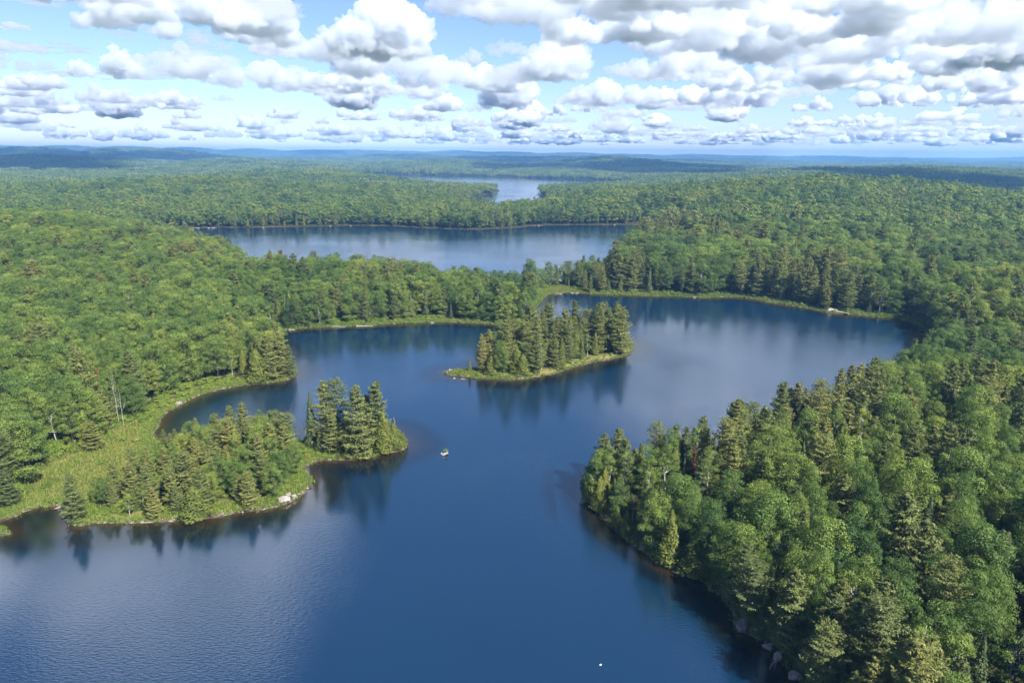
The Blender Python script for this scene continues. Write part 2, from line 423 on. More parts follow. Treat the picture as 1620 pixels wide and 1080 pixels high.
me = mesh_np('water', np.stack([GX[used], GY[used], np.zeros(len(used))], 1), rm[QF[wet]], [M['water']], None, True,
             {'depth': np.clip(-GS[used] / np.where((GX[used] > 10) & (GY[used] < 220), 7.0, 11.0), 0, 1)})
tag(add_obj('water', me), kind='structure')
print('ground', round(time.time() - T0, 1))

# ------------------------------------------------------------------ trees: shapes
def unit(v): return v / (np.linalg.norm(v, axis=-1, keepdims=True) + 1e-9)
class Foliage:
    """many small leaf or needle-spray faces"""
    def __init__(s): s.V = []; s.F = []; s.T = []; s.n = 0
    def sprays(s, C, N, U, L, W, tint):
        """rhombic sprays: centre, facing, long axis, length, width"""
        N = unit(N); U = unit(U - N * (U * N).sum(1, keepdims=True)); B = np.cross(N, U)
        L = np.asarray(L).reshape(-1, 1); W = np.asarray(W).reshape(-1, 1)
        q = np.stack([C - U * L / 2, C + B * W / 2 - U * L * .08, C + U * L / 2, C - B * W / 2 - U * L * .08], 1)
        k = len(C)
        s.V.append(q.reshape(-1, 3)); s.F.append(np.arange(k * 4).reshape(k, 4) + s.n); s.n += 4 * k
        s.T.append(np.repeat(np.broadcast_to(tint, (k,)), 4))
    def data(s): return np.concatenate(s.V), np.concatenate(s.F), np.concatenate(s.T)
class Wood:
    def __init__(s): s.V = []; s.F = []; s.n = 0
    def limb(s, P, r0, r1, k=6):
        P = np.asarray(P, float); m = len(P)
        rr = np.linspace(r0, r1, m)
        t = unit(np.gradient(P, axis=0))
        ref = np.where(np.abs(t[:, 2:3]) > .9, np.array([[1., 0, 0]]), np.array([[0, 0, 1.]]))
        a = unit(np.cross(t, ref)); b = np.cross(t, a)
        an = np.linspace(0, 2 * math.pi, k, endpoint=False)
        ring = P[:, None] + rr[:, None, None] * (np.cos(an)[None, :, None] * a[:, None] + np.sin(an)[None, :, None] * b[:, None])
        s.V.append(ring.reshape(-1, 3))
        i = np.arange(m * k).reshape(m, k)
        j = np.roll(i, -1, 1)
        s.F.append(np.stack([i[:-1].ravel(), j[:-1].ravel(), j[1:].ravel(), i[1:].ravel()], 1) + s.n)
        s.n += m * k
    def data(s): return np.concatenate(s.V), np.concatenate(s.F)

def sphere_dirs(rng, n):
    v = rng.normal(size=(n, 3)); return unit(v)
def broadleaf(seed, H, RX, lobes, per, leaf, lean=0.0, low=.34, spread=1.0):
    rng = np.random.default_rng(seed)
    w, f = Wood(), Foliage()
    zt = H * .62
    tr = [np.array([0, 0, -.4]), np.array([rng.normal() * .1, rng.normal() * .1, H * .2]), np.array([rng.normal() * .25, rng.normal() * .25, H * .42]), np.array([rng.normal() * .4, rng.normal() * .4, zt])]
    w.limb(tr, H * .016, H * .005)
    cz0, cz1 = H * low, H
    cen = []
    while len(cen) < lobes:
        u = rng.uniform()
        z = cz0 + (cz1 - cz0) * u
        prof = math.sin(math.pi * min(1, (.14 + .80 * u) ** 0.85)) ** .7
        a = rng.uniform(0, 2 * math.pi)
        rr = RX * prof * math.sqrt(rng.uniform(.25, 1)) * rng.uniform(.8, 1.12)
        p = np.array([rr * math.cos(a) * spread, rr * math.sin(a), z - .12 * RX * (rr / RX) ** 2])
        if all(np.linalg.norm((p - q) * [1, 1, 1.2]) > RX * .27 for q in cen) or rng.uniform() < .04: cen.append(p)
    for i, c in enumerate(cen):
        if i % 3 == 0:
            s0 = np.array([tr[2][0], tr[2][1], max(H * .25, c[2] - RX * .8)])
            w.limb([s0, (s0 + c) / 2 + [0, 0, -.15 * RX * rng.uniform()], c], H * .006, H * .002, 5)
        rad = RX * rng.uniform(.24, .40)
        d = sphere_dirs(rng, per)
        d[:, 2] = np.where(d[:, 2] < -.35, -d[:, 2], d[:, 2])
        rj = rad * (rng.uniform(.70, 1.08, per))[:, None]
        C = c + d * rj * [1.05, 1.05, .78]
        N = d * 1.0 + rng.normal(size=(per, 3)) * .45 + [0, 0, .25]
        U = rng.normal(size=(per, 3)) + [0, 0, -.5]
        L = leaf * rng.uniform(.75, 1.35, per)
        f.sprays(C, N, U, L, L * rng.uniform(.55, .8, per), np.clip(rng.normal(.5, .2) + rng.normal(size=per) * .16, 0, 1))
    return w.data(), f.data()
def pine(seed, H, RX, step, nb, per, leaf, bare=.12, flat=False):
    """white pine: level, uneven tiers of feathery boughs"""
    rng = np.random.default_rng(seed)
    w, f = Wood(), Foliage()
    bend = rng.normal(size=2) * H * .012
    def axis(z): return np.array([bend[0] * (z / H) ** 2 * 2, bend[1] * (z / H) ** 2 * 2, z])
    w.limb([axis(z) for z in np.linspace(-.4, H * .98, 7)], H * .014, H * .002)
    z = H * bare
    while z < H * .985:
        t = (z - H * bare) / (H * (1 - bare))
        prof = (min(1, (t + .25) / .45)) ** .8 * (1 - t) ** .50 if not flat else (min(1, (t + .1) / .5)) * (1 - t ** 3) ** .5 * 1.1
        k = max(3, int(round(nb * (.6 + .5 * (1 - t)))))
        a0 = rng.uniform(0, 6.28)
        for i in range(k):
            a = a0 + 6.283 * i / k + rng.normal() * .25
            ln = max(.35, RX * prof * rng.choice([rng.uniform(.4, .75), rng.uniform(.8, 1.25)], p=[.4, .6]))
            el = rng.uniform(-.05, .22) + t * .55
            dr = np.array([math.cos(a), math.sin(a), 0])
            b0 = axis(z + rng.normal() * step * .2)
            tip = b0 + dr * ln * math.cos(el) + np.array([0, 0, ln * math.sin(el) + .06 * ln])
            mid = (b0 + tip) / 2 + np.array([0, 0, -.05 * ln])
            if ln > .8: w.limb([b0, mid, tip], max(.02, H * .0028 * ln / RX), .012, 3)
            m = max(5, int(per * (.35 + .65 * ln / RX)))
            u = rng.uniform(.22, 1.0, m) ** .8
            side = np.cross(dr, [0, 0, 1])
            wd = ln * .30 * np.sin(np.clip(u, 0, 1) * 2.6 + .35) * rng.normal(size=m) * .9
            C = (b0[None] * ((1 - u) ** 2)[:, None] + 2 * mid[None] * (u * (1 - u))[:, None] + tip[None] * (u ** 2)[:, None]) + side * wd[:, None]
            C[:, 2] += rng.normal(size=m) * .10 * leaf * 3 + .10 * leaf
            U = dr[None] * rng.uniform(.4, 1.2, m)[:, None] + side[None] * (np.sign(wd) * rng.uniform(.1, 1.1, m))[:, None] + np.array([0, 0, 1.]) * rng.uniform(-.1, .55, m)[:, None]
            N = np.array([0, 0, 1.]) + rng.normal(size=(m, 3)) * .55 + dr * .35
            L = leaf * rng.uniform(.8, 1.4, m)
            f.sprays(C, N, U, L, L * rng.uniform(.24, .38, m), np.clip(rng.normal(.5, .16) + rng.normal(size=m) * .15 + (u - .6) * .25, 0, 1))
        z += step * rng.uniform(.75, 1.25) * (1 - .35 * t)
    # leader
    m = max(6, per // 2)
    C = axis(H * .97) + rng.normal(size=(m, 3)) * [.12, .12, H * .018]
    f.sprays(C, rng.normal(size=(m, 3)) + [0, 0, .6], rng.normal(size=(m, 3)) * .5 + [0, 0, 1], np.full(m, leaf), np.full(m, leaf * .4), .6)
    return w.data(), f.data()
def cedar(seed, H, RX, n, leaf, power=.75, bottom=.03, droop=.5, lump=.16, tiers=0):
    """dense cone or column of upright sprays (cedar), or tiered narrow fir"""
    rng = np.random.default_rng(seed)
    w, f = Wood(), Foliage()
    w.limb([(0, 0, -.3), (0, 0, H * .5), (0, 0, H * .96)], H * .013, H * .002, 5)
    t = rng.uniform(0, 1, n) ** 1.25
    a = rng.uniform(0, 6.283, n)
    ph = rng.uniform(0, 6.28, 6)
    lumpy = 1 + lump * (np.sin(a * 3 + ph[0] + t * 9) + .7 * np.sin(a * 5 + ph[1] - t * 17) + .6 * np.sin(t * 40 + ph[2] + 2 * a))
    if tiers: lumpy *= .72 + .42 * (1 - ((t * tiers + .12 * np.sin(a * 4 + ph[3])) % 1.0))
    prof = (1 - t) ** power * np.minimum(1, (t + .06) / .16) ** .5
    rr = RX * prof * lumpy * rng.uniform(.62, 1.05, n) + .04
    C = np.stack([rr * np.cos(a), rr * np.sin(a), H * (bottom + (1 - bottom) * t)], 1)
    out = np.stack([np.cos(a), np.sin(a), np.zeros(n)], 1)
    N = out + rng.normal(size=(n, 3)) * .5 + [0, 0, .45]
    U = out * (.35 + droop * .5) + np.array([0, 0, 1.]) * (.8 - droop * 1.5) + rng.normal(size=(n, 3)) * .35
    L = leaf * rng.uniform(.75, 1.4, n)
    f.sprays(C, N, U, L, L * rng.uniform(.4, .65, n), np.clip(.5 + .28 * np.sin(a * 3 + t * 14 + ph[4]) + rng.normal(size=n) * .18, 0, 1))
    return w.data(), f.data()
def snag(seed, H, nb, up=.2, crook=.03, thin=1.0):
    rng = np.random.default_rng(seed)
    w = Wood()
    P = [np.array([0, 0, -.3])]
    for i in range(1, 7):
        P.append(np.array([rng.normal() * H * crook * i / 6, rng.normal() * H * crook * i / 6, H * i / 6]))
    w.limb(P, H * .017 * thin, H * .004 * thin)
    for i in range(nb):
        t = rng.uniform(.28, .97); k = int(t * 6); b0 = P[k] + (P[min(k + 1, 6)] - P[k]) * (t * 6 - k)
        a = rng.uniform(0, 6.28); ln = H * rng.uniform(.10, .26) * (1.15 - t)
        d = np.array([math.cos(a), math.sin(a), rng.uniform(-.1, .5) + up])
        e = b0 + d * ln
        w.limb([b0, b0 + d * ln * .5 + rng.normal(size=3) * .06 * ln, e], H * .006 * thin, H * .0022 * thin, 4)
        for j in range(3):
            q = b0 + d * ln * rng.uniform(.4, .95); dd = d + rng.normal(size=3) * .6
            w.limb([q, q + dd * ln * .2, q + dd * ln * .42 + [0, 0, .05 * ln]], H * .0032, H * .0014, 3)
    return w.data()
def shrub(seed, H, RX, lobes, per, leaf):
    rng = np.random.default_rng(seed)
    f = Foliage()
    for i in range(lobes):
        a = rng.uniform(0, 6.28); r = RX * math.sqrt(rng.uniform()) * .75
        c = np.array([r * math.cos(a), r * math.sin(a), H * rng.uniform(.25, .62)])
        rad = H * rng.uniform(.28, .42)
        d = sphere_dirs(rng, per); d[:, 2] = np.abs(d[:, 2]) - .15
        C = c + d * rad * rng.uniform(.75, 1.1, per)[:, None]
        L = leaf * rng.uniform(.7, 1.3, per)
        f.sprays(C, d + rng.normal(size=(per, 3)) * .45 + [0, 0, .3], rng.normal(size=(per, 3)), L, L * .65, np.clip(rng.normal(.5, .18) + rng.normal(size=per) * .15, 0, 1))
    return f.data()
def tuft(seed, H, n, RX):
    rng = np.random.default_rng(seed)
    f = Foliage()
    a = rng.uniform(0, 6.28, n); r = RX * np.sqrt(rng.uniform(size=n))
    h = H * rng.uniform(.6, 1.2, n)
    out = np.stack([np.cos(a), np.sin(a), np.zeros(n)], 1)
    U = out * rng.uniform(.1, .7, n)[:, None] + [0, 0, 1.]
    C = out * r[:, None] + unit(U) * (h / 2)[:, None]
    f.sprays(C, out + rng.normal(size=(n, 3)) * .4, U, h, h * .22, np.clip(rng.normal(.5, .25, n), 0, 1))
    return f.data()

class Proto:
    """one tree shape: trunk mesh, crown mesh and both in one mesh for massed trees; height and crown radius in metres"""
    def __init__(s, name, wood, leaf, leaf_mat, wood_mat, H):
        s.H = H
        s.trunk = mesh_np(name + '_trunk', wood[0], wood[1], [M[wood_mat]], None, True) if wood is not None else None
        s.crown = mesh_np(name + '_crown', leaf[0], leaf[1], [M[leaf_mat]], None, False, {'tint': leaf[2]}) if leaf is not None else None
        if wood is not None and leaf is not None:
            V = np.concatenate([wood[0], leaf[0]]); F = np.concatenate([wood[1], leaf[1] + len(wood[0])])
            s.both = mesh_np(name, V, F, [M[wood_mat], M[leaf_mat]], np.r_[np.zeros(len(wood[1])), np.ones(len(leaf[1]))], False, {'tint': np.r_[np.zeros(len(wood[0])), leaf[2]]})
        else: s.both = s.trunk or s.crown
P = {}
P['broad'] = [Proto('broadleaf_%d' % i, *broadleaf(100 + i, h, r, lb, 190, .27, low=lo), 'broad', 'bark', h)
              for i, (h, r, lb, lo) in enumerate([(16, 4.2, 50, .16), (17, 4.8, 58, .22), (14, 3.8, 44, .12), (18, 3.9, 54, .18), (13, 4.3, 46, .14)])]
P['birch'] = [Proto('birch_%d' % i, *broadleaf(140 + i, h, r, 40, 150, .25, low=lo), 'birch', 'white_bark', h) for i, (h, r, lo) in enumerate([(16, 3.0, .26), (15, 2.7, .30), (17, 3.3, .24)])]
P['pine'] = [Proto('pine_%d' % i, *pine(200 + i, h, r, st, 6, 110, .46, ba, fl), 'pine', 'bark', h)
             for i, (h, r, st, ba, fl) in enumerate([(18, 4.3, .82, .07, False), (17, 3.9, .80, .04, False), (20, 4.4, .95, .20, True), (16, 4.3, .78, .03, False)])]
P['cedar'] = [Proto('cedar_%d' % i, *cedar(300 + i, h, r, 4200, .34, pw), 'cedar', 'bark', h) for i, (h, r, pw) in enumerate([(11, 2.3, .7), (10, 2.7, .6), (12, 2.2, .85)])]
P['fir'] = [Proto('fir_%d' % i, *cedar(330 + i, h, r, 3400, .36, .95, .05, .85, .12, ti), 'fir', 'bark', h) for i, (h, r, ti) in enumerate([(14, 1.9, 13), (12, 1.6, 11), (15, 2.3, 14)])]
P['rust'] = [Proto('rusty_fir_%d' % i, *cedar(350 + i, h, r, 1300, .40, .95, .1, .9, .15, 11), 'rust', 'dead_wood', h) for i, (h, r) in enumerate([(11, 1.1), (9, 1.0)])]
P['snag'] = [Proto('snag_%d' % i, snag(370 + i, h, nb), None, None, 'dead_wood', h) for i, (h, nb) in enumerate([(13, 22), (10, 14), (15, 30)])]
P['bleached'] = [Proto('bleached_%d' % i, snag(380 + i, h, nb, .5, .02, .4), None, None, 'white_bark', h) for i, (h, nb) in enumerate([(14, 7), (12, 5)])]
LO = {}
LO['broad'] = [Proto('far_broadleaf_%d' % i, *broadleaf(400 + i, h, r, 26, 60, .62, low=.25), 'broad', 'bark', h) for i, (h, r) in enumerate([(16, 4.2), (17, 4.8), (14, 3.9), (15, 4.4)])]
LO['pine'] = [Proto('far_pine_%d' % i, *pine(420 + i, h, r, 1.6, 5, 12, 1.3, .1, fl), 'pine', 'bark', h) for i, (h, r, fl) in enumerate([(18, 3.6, False), (17, 3.2, False), (20, 4.0, True)])]
LO['cedar'] = [Proto('far_cedar_%d' % i, *cedar(440 + i, h, r, 420, .95, .7), 'cedar', 'bark', h) for i, (h, r) in enumerate([(12, 2.3), (13, 2.6)])]
LO['fir'] = [Proto('far_fir_%d' % i, *cedar(460 + i, h, r, 420, .95, .95, .05, .85, .12, 10), 'fir', 'bark', h) for i, (h, r) in enumerate([(14, 2.0), (15, 2.3)])]
def patch(seed, size, n, conifers):
    """a piece of far-off forest, crowns only"""
    rng = np.random.default_rng(seed); V = []; F = []; T = []; MI = []; o = 0
    for i in range(n):
        x, y = rng.uniform(-.55, .55, 2) * size
        if rng.uniform() < conifers: _, (v, fc, t) = cedar(seed * 50 + i, rng.uniform(13, 19), rng.uniform(2.2, 3.2), 60, 2.6, .8); k = 1
        else:
            _, (v, fc, t) = broadleaf(seed * 50 + i, rng.uniform(12, 17), rng.uniform(3.4, 5.6), 10, 15, 1.7, low=.35); k = 0
        V.append(v + [x, y, 0]); F.append(fc + o); T.append(np.clip(.5 + (t - .5) * .4 + rng.normal() * .22, 0, 1)); MI.append(np.full(len(fc), k)); o += len(v)
    return mesh_np('forest_patch_%d' % seed, np.concatenate(V), np.concatenate(F), [M['broad'], M['pine']], np.concatenate(MI), False, {'tint': np.concatenate(T)})
print('protos', round(time.time() - T0, 1))

# ------------------------------------------------------------------ massed things: points carrying shared shapes
def scatter(name, meshes, pts, which, rot, scl):
    """one object that sets the shared shapes on points"""
    lib = bpy.data.collections.new(name + '_shapes')
    for i, m in enumerate(meshes):
        o = bpy.data.objects.new('%s_shape_%02d' % (name, i), m); lib.objects.link(o)
    me = bpy.data.meshes.new(name)
    n = len(pts)
    me.vertices.add(n); me.vertices.foreach_set('co', np.ascontiguousarray(pts, np.float32).ravel())
    a = me.attributes.new('which', 'INT', 'POINT'); a.data.foreach_set('value', np.asarray(which, np.int32))
    a = me.attributes.new('turn', 'FLOAT_VECTOR', 'POINT'); a.data.foreach_set('vector', np.ascontiguousarray(rot, np.float32).ravel())
    a = me.attributes.new('size', 'FLOAT_VECTOR', 'POINT'); a.data.foreach_set('vector', np.ascontiguousarray(scl, np.float32).ravel())
    o = add_obj(name, me)
    ng = bpy.data.node_groups.new(name, 'GeometryNodeTree')
    ng.interface.new_socket('Geometry', in_out='INPUT', socket_type='NodeSocketGeometry')
    ng.interface.new_socket('Geometry', in_out='OUTPUT', socket_type='NodeSocketGeometry')
    gi, go = ng.nodes.new('NodeGroupInput'), ng.nodes.new('NodeGroupOutput')
    ci = ng.nodes.new('GeometryNodeCollectionInfo'); ci.inputs[0].default_value = lib; ci.inputs['Separate Children'].default_value = True; ci.inputs['Reset Children'].default_value = True
    ip = ng.nodes.new('GeometryNodeInstanceOnPoints'); ip.inputs['Pick Instance'].default_value = True
    def attr(nm, ty):
        q = ng.nodes.new('GeometryNodeInputNamedAttribute'); q.data_type = ty; q.inputs[0].default_value = nm; return q.outputs[0]
    ng.links.new(gi.outputs[0], ip.inputs['Points']); ng.links.new(ci.outputs[0], ip.inputs['Instance'])
    ng.links.new(attr('which', 'INT'), ip.inputs['Instance Index'])
    er = ng.nodes.new('FunctionNodeEulerToRotation'); ng.links.new(attr('turn', 'FLOAT_VECTOR'), er.inputs[0]); ng.links.new(er.outputs[0], ip.inputs['Rotation'])
    ng.links.new(attr('size', 'FLOAT_VECTOR'), ip.inputs['Scale']); ng.links.new(ip.outputs[0], go.inputs[0])
    md = o.modifiers.new('scatter', 'NODES'); md.node_group = ng
    return o

# ------------------------------------------------------------------ where trees stand
rng = np.random.default_rng(7)
POINT = spline(pxs([(108, 829), (190, 829), (262, 825), (340, 818), (420, 807), (468, 791), (490, 765), (482, 742), (478, 715), (476, 696), (440, 690), (350, 690), (275, 696), (262, 716), (235, 740), (180, 776), (118, 808)]), 2)
ISLET = spline(pxs([(488, 737), (560, 727), (620, 715), (646, 705), (628, 684), (560, 674), (505, 684), (490, 700)]), 2)
ISLE = ISLES[0]
def jitter_grid(spacing, dmin, dmax, az=54):
    n = int(dmax / spacing) + 2
    a = math.sin(R(az)) * dmax
    xs = np.arange(-a, a, spacing); ys = np.arange(0, dmax, spacing * .87)
    X, Y = np.meshgrid(xs, ys); X = X + (np.arange(len(ys)) % 2)[:, None] * spacing / 2
    X = X + rng.uniform(-.38, .38, X.shape) * spacing; Y = Y + rng.uniform(-.38, .38, X.shape) * spacing
    x, y = X.ravel(), Y.ravel(); D = np.hypot(x, y)
    k = (D > dmin) & (D < dmax) & (np.abs(np.arctan2(x, y)) < R(az))
    return x[k], y[k]
TR = []      # x, y, z, kind, height, region
def stand(x, y):
    s = shore(x, y); z, m = terrain(x, y, s)
    return s, z, m
x, y = jitter_grid(4.8, 36, 1330)
D = np.hypot(x, y)
keep = (D < 330) | (rng.uniform(size=len(x)) < np.clip(1.05 - D / 2200, .5, .9))
px_, py_, dep = project(np.stack([x, y, np.full(len(x), 8.)], 1))
keep &= (np.abs(px_ - 810) < 810 + 60000 / dep) 
x, y = x[keep], y[keep]
ins = lambda a, b: inside(POINT, a, b) | inside(ISLE, a, b)
k = ~ins(x, y); x, y = x[k], y[k]
x2, y2 = jitter_grid(3.9, 36, 330); k = ins(x2, y2); x, y = np.r_[x, x2[k]], np.r_[y, y2[k]]      # the islands are packed more closely
x2, y2 = jitter_grid(3.6, 36, 300); k = (x2 > 8) & (y2 < 262); x2, y2 = x2[k], y2[k]
k = seg_dist(WATERS[0][::2], x2, y2) < 7; x, y = np.r_[x, x2[k]], np.r_[y, y2[k]]                    # and so is the edge of the right bank
s, z, m = stand(x, y)
D = np.hypot(x, y)
reg = np.full(len(x), 0)                     # 0 left forest 1 point 2 islet 3 island 4 right bank 5 north-east shore 6 ridges beyond the middle lake
reg[inside(POINT, x, y)] = 1; reg[inside(ISLET, x, y)] = 2; reg[(s > 0) & inside(ISLE + 0, x, y)] = 3
rbline = (x > 10) & (y < 330) & (reg == 0)
reg[rbline] = 4
reg[(reg == 0) & (x > 8) & (D >= 300) & (D < 760)] = 5
reg[(reg == 4) & (y > 262 - .12 * (x - 150))] = 5
reg[(reg == 0) & (D > 660) | (reg == 5) & (D > 700)] = 6
mind = np.choose(reg, [5.5, 1.5, 1.3, 1.4, .35, 3.0, 1.5]) * np.where((reg == 0) & (D > 300), .5, 1) + rng.uniform(0, 1.5, len(x)) * np.choose(reg, [1, .3, .3, .4, .5, 1, 1])
mind = mind * np.clip(1 + 1.3 * fbm(x / 14, y / 14, 61, 3), .3, 2.2)
q_ = project(np.stack([x, y, z], 1))
ok = (s > mind) & ~((reg == 0) & (q_[0] > 60) & (q_[0] < 300) & (q_[1] > 712)) & (m < .35) & (reg != 2) & ~((reg == 1) & (project(np.stack([x, y, z], 1))[0] > 468)) & ~((reg == 3) & (project(np.stack([x, y, z], 1))[0] < 757))
x, y, z, s, reg, D = [q[ok] for q in (x, y, z, s, reg, D)]
u = rng.uniform(size=len(x)); v = rng.uniform(size=len(x))
stn = fbm(x / 55, y / 55, 21, 3)
pe = np.exp(-s / 28.)                     # conifers crowd the shores
prob = {0: (.04 + .10 * pe, .03 + .07 * pe, .03 + .05 * pe, .14), 1: (.36 + 0 * pe, .10 + 0 * pe, .0 + 0 * pe, .10), 3: (.42 + 0 * pe, .36 + 0 * pe, .08 + 0 * pe, .04),
        4: (.20 + .16 * smooth(120, 70, y), .12 + .28 * np.exp(-s / 7.), .22 + 0 * pe, .16), 5: (.14 + .42 * pe, .06 + .12 * pe, .10 + 0 * pe, .05), 6: (.05 + .25 * pe, .04 + .05 * pe, .04 + 0 * pe, .03)}
kind = np.array(['broad'] * len(x), object)
for r_, (pp, pc, pf, pb) in prob.items():
    k = reg == r_
    if not k.any(): continue
    con = np.clip(1 + 2.0 * stn[k], .2, 2.6) if r_ in (0, 4, 5, 6) else 1.0
    a = np.minimum(pp[k] * con, .8); b = a + pc[k] * con; c = b + pf[k] * con; d = c + pb
    kk = kind[k]; uu = u[k]
    kk[uu < d] = 'birch'; kk[uu < c] = 'fir'; kk[uu < b] = 'cedar'; kk[uu < a] = 'pine'
    kind[k] = kk
hb = np.choose(reg, [13.8, 8.6, 12, 12.5, 12.3, 15.0, 13.5])
mult = {'broad': 1.0, 'birch': 1.0, 'pine': 1.18, 'cedar': .72, 'fir': .84}
h = hb * np.array([mult[k] for k in kind]) * rng.uniform(.7, 1.25, len(x)) * np.where(reg >= 5, rng.uniform(.75, 1.2, len(x)), 1) * np.where(s < 6, .88, 1) * (1 + .10 * fbm(x / 30, y / 30, 33, 2))
h = h * np.where((D > 370) & (D < 470) & (x > 0) & (x < 60), .7, 1)
h = h * np.where(reg == 1, .62 + .38 * smooth(-95, -60, x), 1)
for i in range(len(x)): TR.append((x[i], y[i], z[i], kind[i], h[i], int(reg[i])))
print('trees', len(TR), round(time.time() - T0, 1))
# particular trees that stand out in the photograph: base pixel, tip pixel row, kind, label
OWN = []
def own(px, py, tip, kind, label, group=None, z=.5, v=None, wide=1.0):
    for k in range(14):
        for j in range(3):
            g = G(px, py, z); xa, ya = g[:1], g[1:]; s1 = shore(xa, ya); z = max(float(terrain(xa, ya, s1)[0][0]), .1)
        if s1[0] > .5: break
        py -= 2.5                                     # keep its foot on dry land
    OWN.append((g[0], g[1], kind, height_to(px, py, tip, z), label, group, v, wide))
# --- the pine islet
own(519, 704, 603, 'pine', 'tall pale white pine at the back left of the pine islet', v=0)
own(537, 700, 601, 'pine', 'gaunt white pine with bare grey trunk showing, at the back of the pine islet', v=2)
own(527, 715, 646, 'pine', 'lower white pine in front of the two tall ones on the pine islet', v=1, wide=1.15)
own(495, 706, 620, 'fir', 'thin spire of spruce at the left end of the pine islet', v=0, wide=1.1)
own(568, 722, 611, 'pine', 'broad white pine reaching to the water edge at the front of the pine islet', v=3, wide=1.0)
own(596, 706, 602, 'pine', 'tallest white pine on the right half of the pine islet', v=1, wide=1.1)
own(583, 700, 625, 'pine', 'white pine filling the middle back of the pine islet', v=3)
own(550, 712, 650, 'cedar', 'yellow green cedar squeezed between pines in the middle of the pine islet', v=2)
own(608, 714, 650, 'cedar', 'olive cedar below the tallest pine of the pine islet', v=0, wide=1.25)
own(624, 708, 668, 'cedar', 'stout golden green cedar near the right tip of the pine islet', v=1, wide=1.3)
own(637, 704, 684, 'cedar', 'lowest bushy cedar at the right tip of the pine islet', v=1, wide=1.6)
own(626, 700, 660, 'snag', 'grey bare dead tree behind the cedars at the right of the pine islet', v=1)
own(508, 712, 672, 'fir', 'short dark spruce in the shade at the left foot of the pine islet', v=2, wide=1.5)
# --- the long wooded island in mid lake
own(743, 587, 566, 'fir', 'tiny lone spruce near the rocky west tip of the long island', v=1, wide=1.3)
own(764, 588, 528, 'pine', 'slender pale pine at the west end of the long island', v=1, wide=.8)
own(777, 592, 562, 'cedar', 'round-shouldered cedar in front of the slender pine on the long island', v=1, wide=1.3)
own(982, 560, 486, 'pine', 'big full pine standing tall at the east end of the long island', v=0, wide=1.1)
own(890, 570, 489, 'pine', 'pointed pine rising highest in the middle of the long island', v=1)
own(827, 593, 560, 'cedar', 'broad olive cedar at the water edge of the long island', v=1, wide=1.4)
own(888, 583, 532, 'cedar', 'tall pale column of cedar at the front edge of the long island', v=2, wide=.9)
own(838, 562, 481, 'pine', 'tall grey green pine at the back of the long island beside the channel', v=3, wide=1.1)
# --- the wooded point
own(455, 728, 654, 'pine', 'tallest pine with gappy tiers at the outer end of the wooded point', v=2, wide=1.0)
own(368, 735, 662, 'pine', 'yellowish pine at the back middle of the wooded point', v=3)
own(322, 735, 672, 'broad', 'round soft green broadleaf tree at the back of the wooded point', v=2, wide=.9)
own(400, 730, 668, 'pine', 'small pointed pine between two taller ones on the wooded point', v=1)
own(310, 818, 768, 'cedar', 'bright yellow green bushy cedar at the water edge of the wooded point', v=1, wide=1.7)
own(122, 824, 750, 'pine', 'dark bushy pine at the marsh end of the wooded point', v=3, wide=1.0)
own(245, 822, 762, 'pine', 'thin grey green pine with visible trunk at the front of the wooded point', v=1)
own(395, 802, 745, 'pine', 'full pine beside the granite outcrop of the wooded point', v=3, wide=1.1)
# --- left forest and marsh
own(8, 785, 690, 'pine', 'golden green pine at the left edge beside the marsh', v=2, wide=1.1)
own(18, 800, 745, 'pine', 'short bushy pine at the left edge of the marsh by the water', v=3, wide=1.2)
own(150, 712, 668, 'pine', 'spreading dark pine at the forest edge of the marsh', v=3, wide=1.5)
own(448, 596, 528, 'pine', 'tall pine on the tip of the forested spit in the left bay', v=1, wide=1.0)
own(460, 596, 545, 'pine', 'shorter pine at the very end of the forested spit in the left bay', v=3, wide=.9)
own(430, 600, 530, 'pine', 'brownish pine second from the end of the forested spit', v=1)
own(408, 602, 552, 'cedar', 'golden cedar near the end of the forested spit', v=1, wide=1.3)
own(578, 478, 418, 'pine', 'tall ragged pine standing above the left forest with dark trunk', z=6, v=2)
own(731, 440, 399, 'pine', 'lone pine crown rising above the left forest against the middle lake', z=5, v=1)
# --- right bank
own(1098, 912, 848, 'cedar', 'stout pale cedar at the water edge of the right bank', z=1, v=1, wide=1.5)
own(1058, 890, 805, 'cedar', 'tall ragged cedar left of the stout one on the right bank', z=1, v=2, wide=1.2)
own(990, 850, 805, 'cedar', 'narrow pale cedar halfway along the right bank shore', z=.8, v=2, wide=1.2)
own(975, 842, 800, 'cedar', 'small pale cedar nearest the tip among the right bank shore cedars', z=.8, v=0, wide=1.2)
own(941, 790, 718, 'birch', 'bright yellow green tree at the very tip of the right bank', z=.8, v=1, wide=.9)
own(930, 786, 738, 'broad', 'low leafy tree leaning over the water at the tip of the right bank', v=2, wide=.9)
own(936, 776, 728, 'birch', 'slim light tree second from the tip of the right bank', v=0)
own(934, 794, 752, 'cedar', 'short cedar at the waterline of the right bank tip', v=1, wide=1.3)
own(948, 806, 752, 'cedar', 'cedar at the waterline just right of the right bank tip', v=0, wide=1.2)
own(948, 780, 716, 'broad', 'rounded pale tree behind the tip of the right bank', v=4, wide=.9)
own(1310, 620, 572, 'pine', 'dark pine on the skyline of the right bank above the water', z=3, v=3)
own(1442, 590, 535, 'pine', 'pointed pine at the far end of the right bank against the dark water', z=2, v=1)
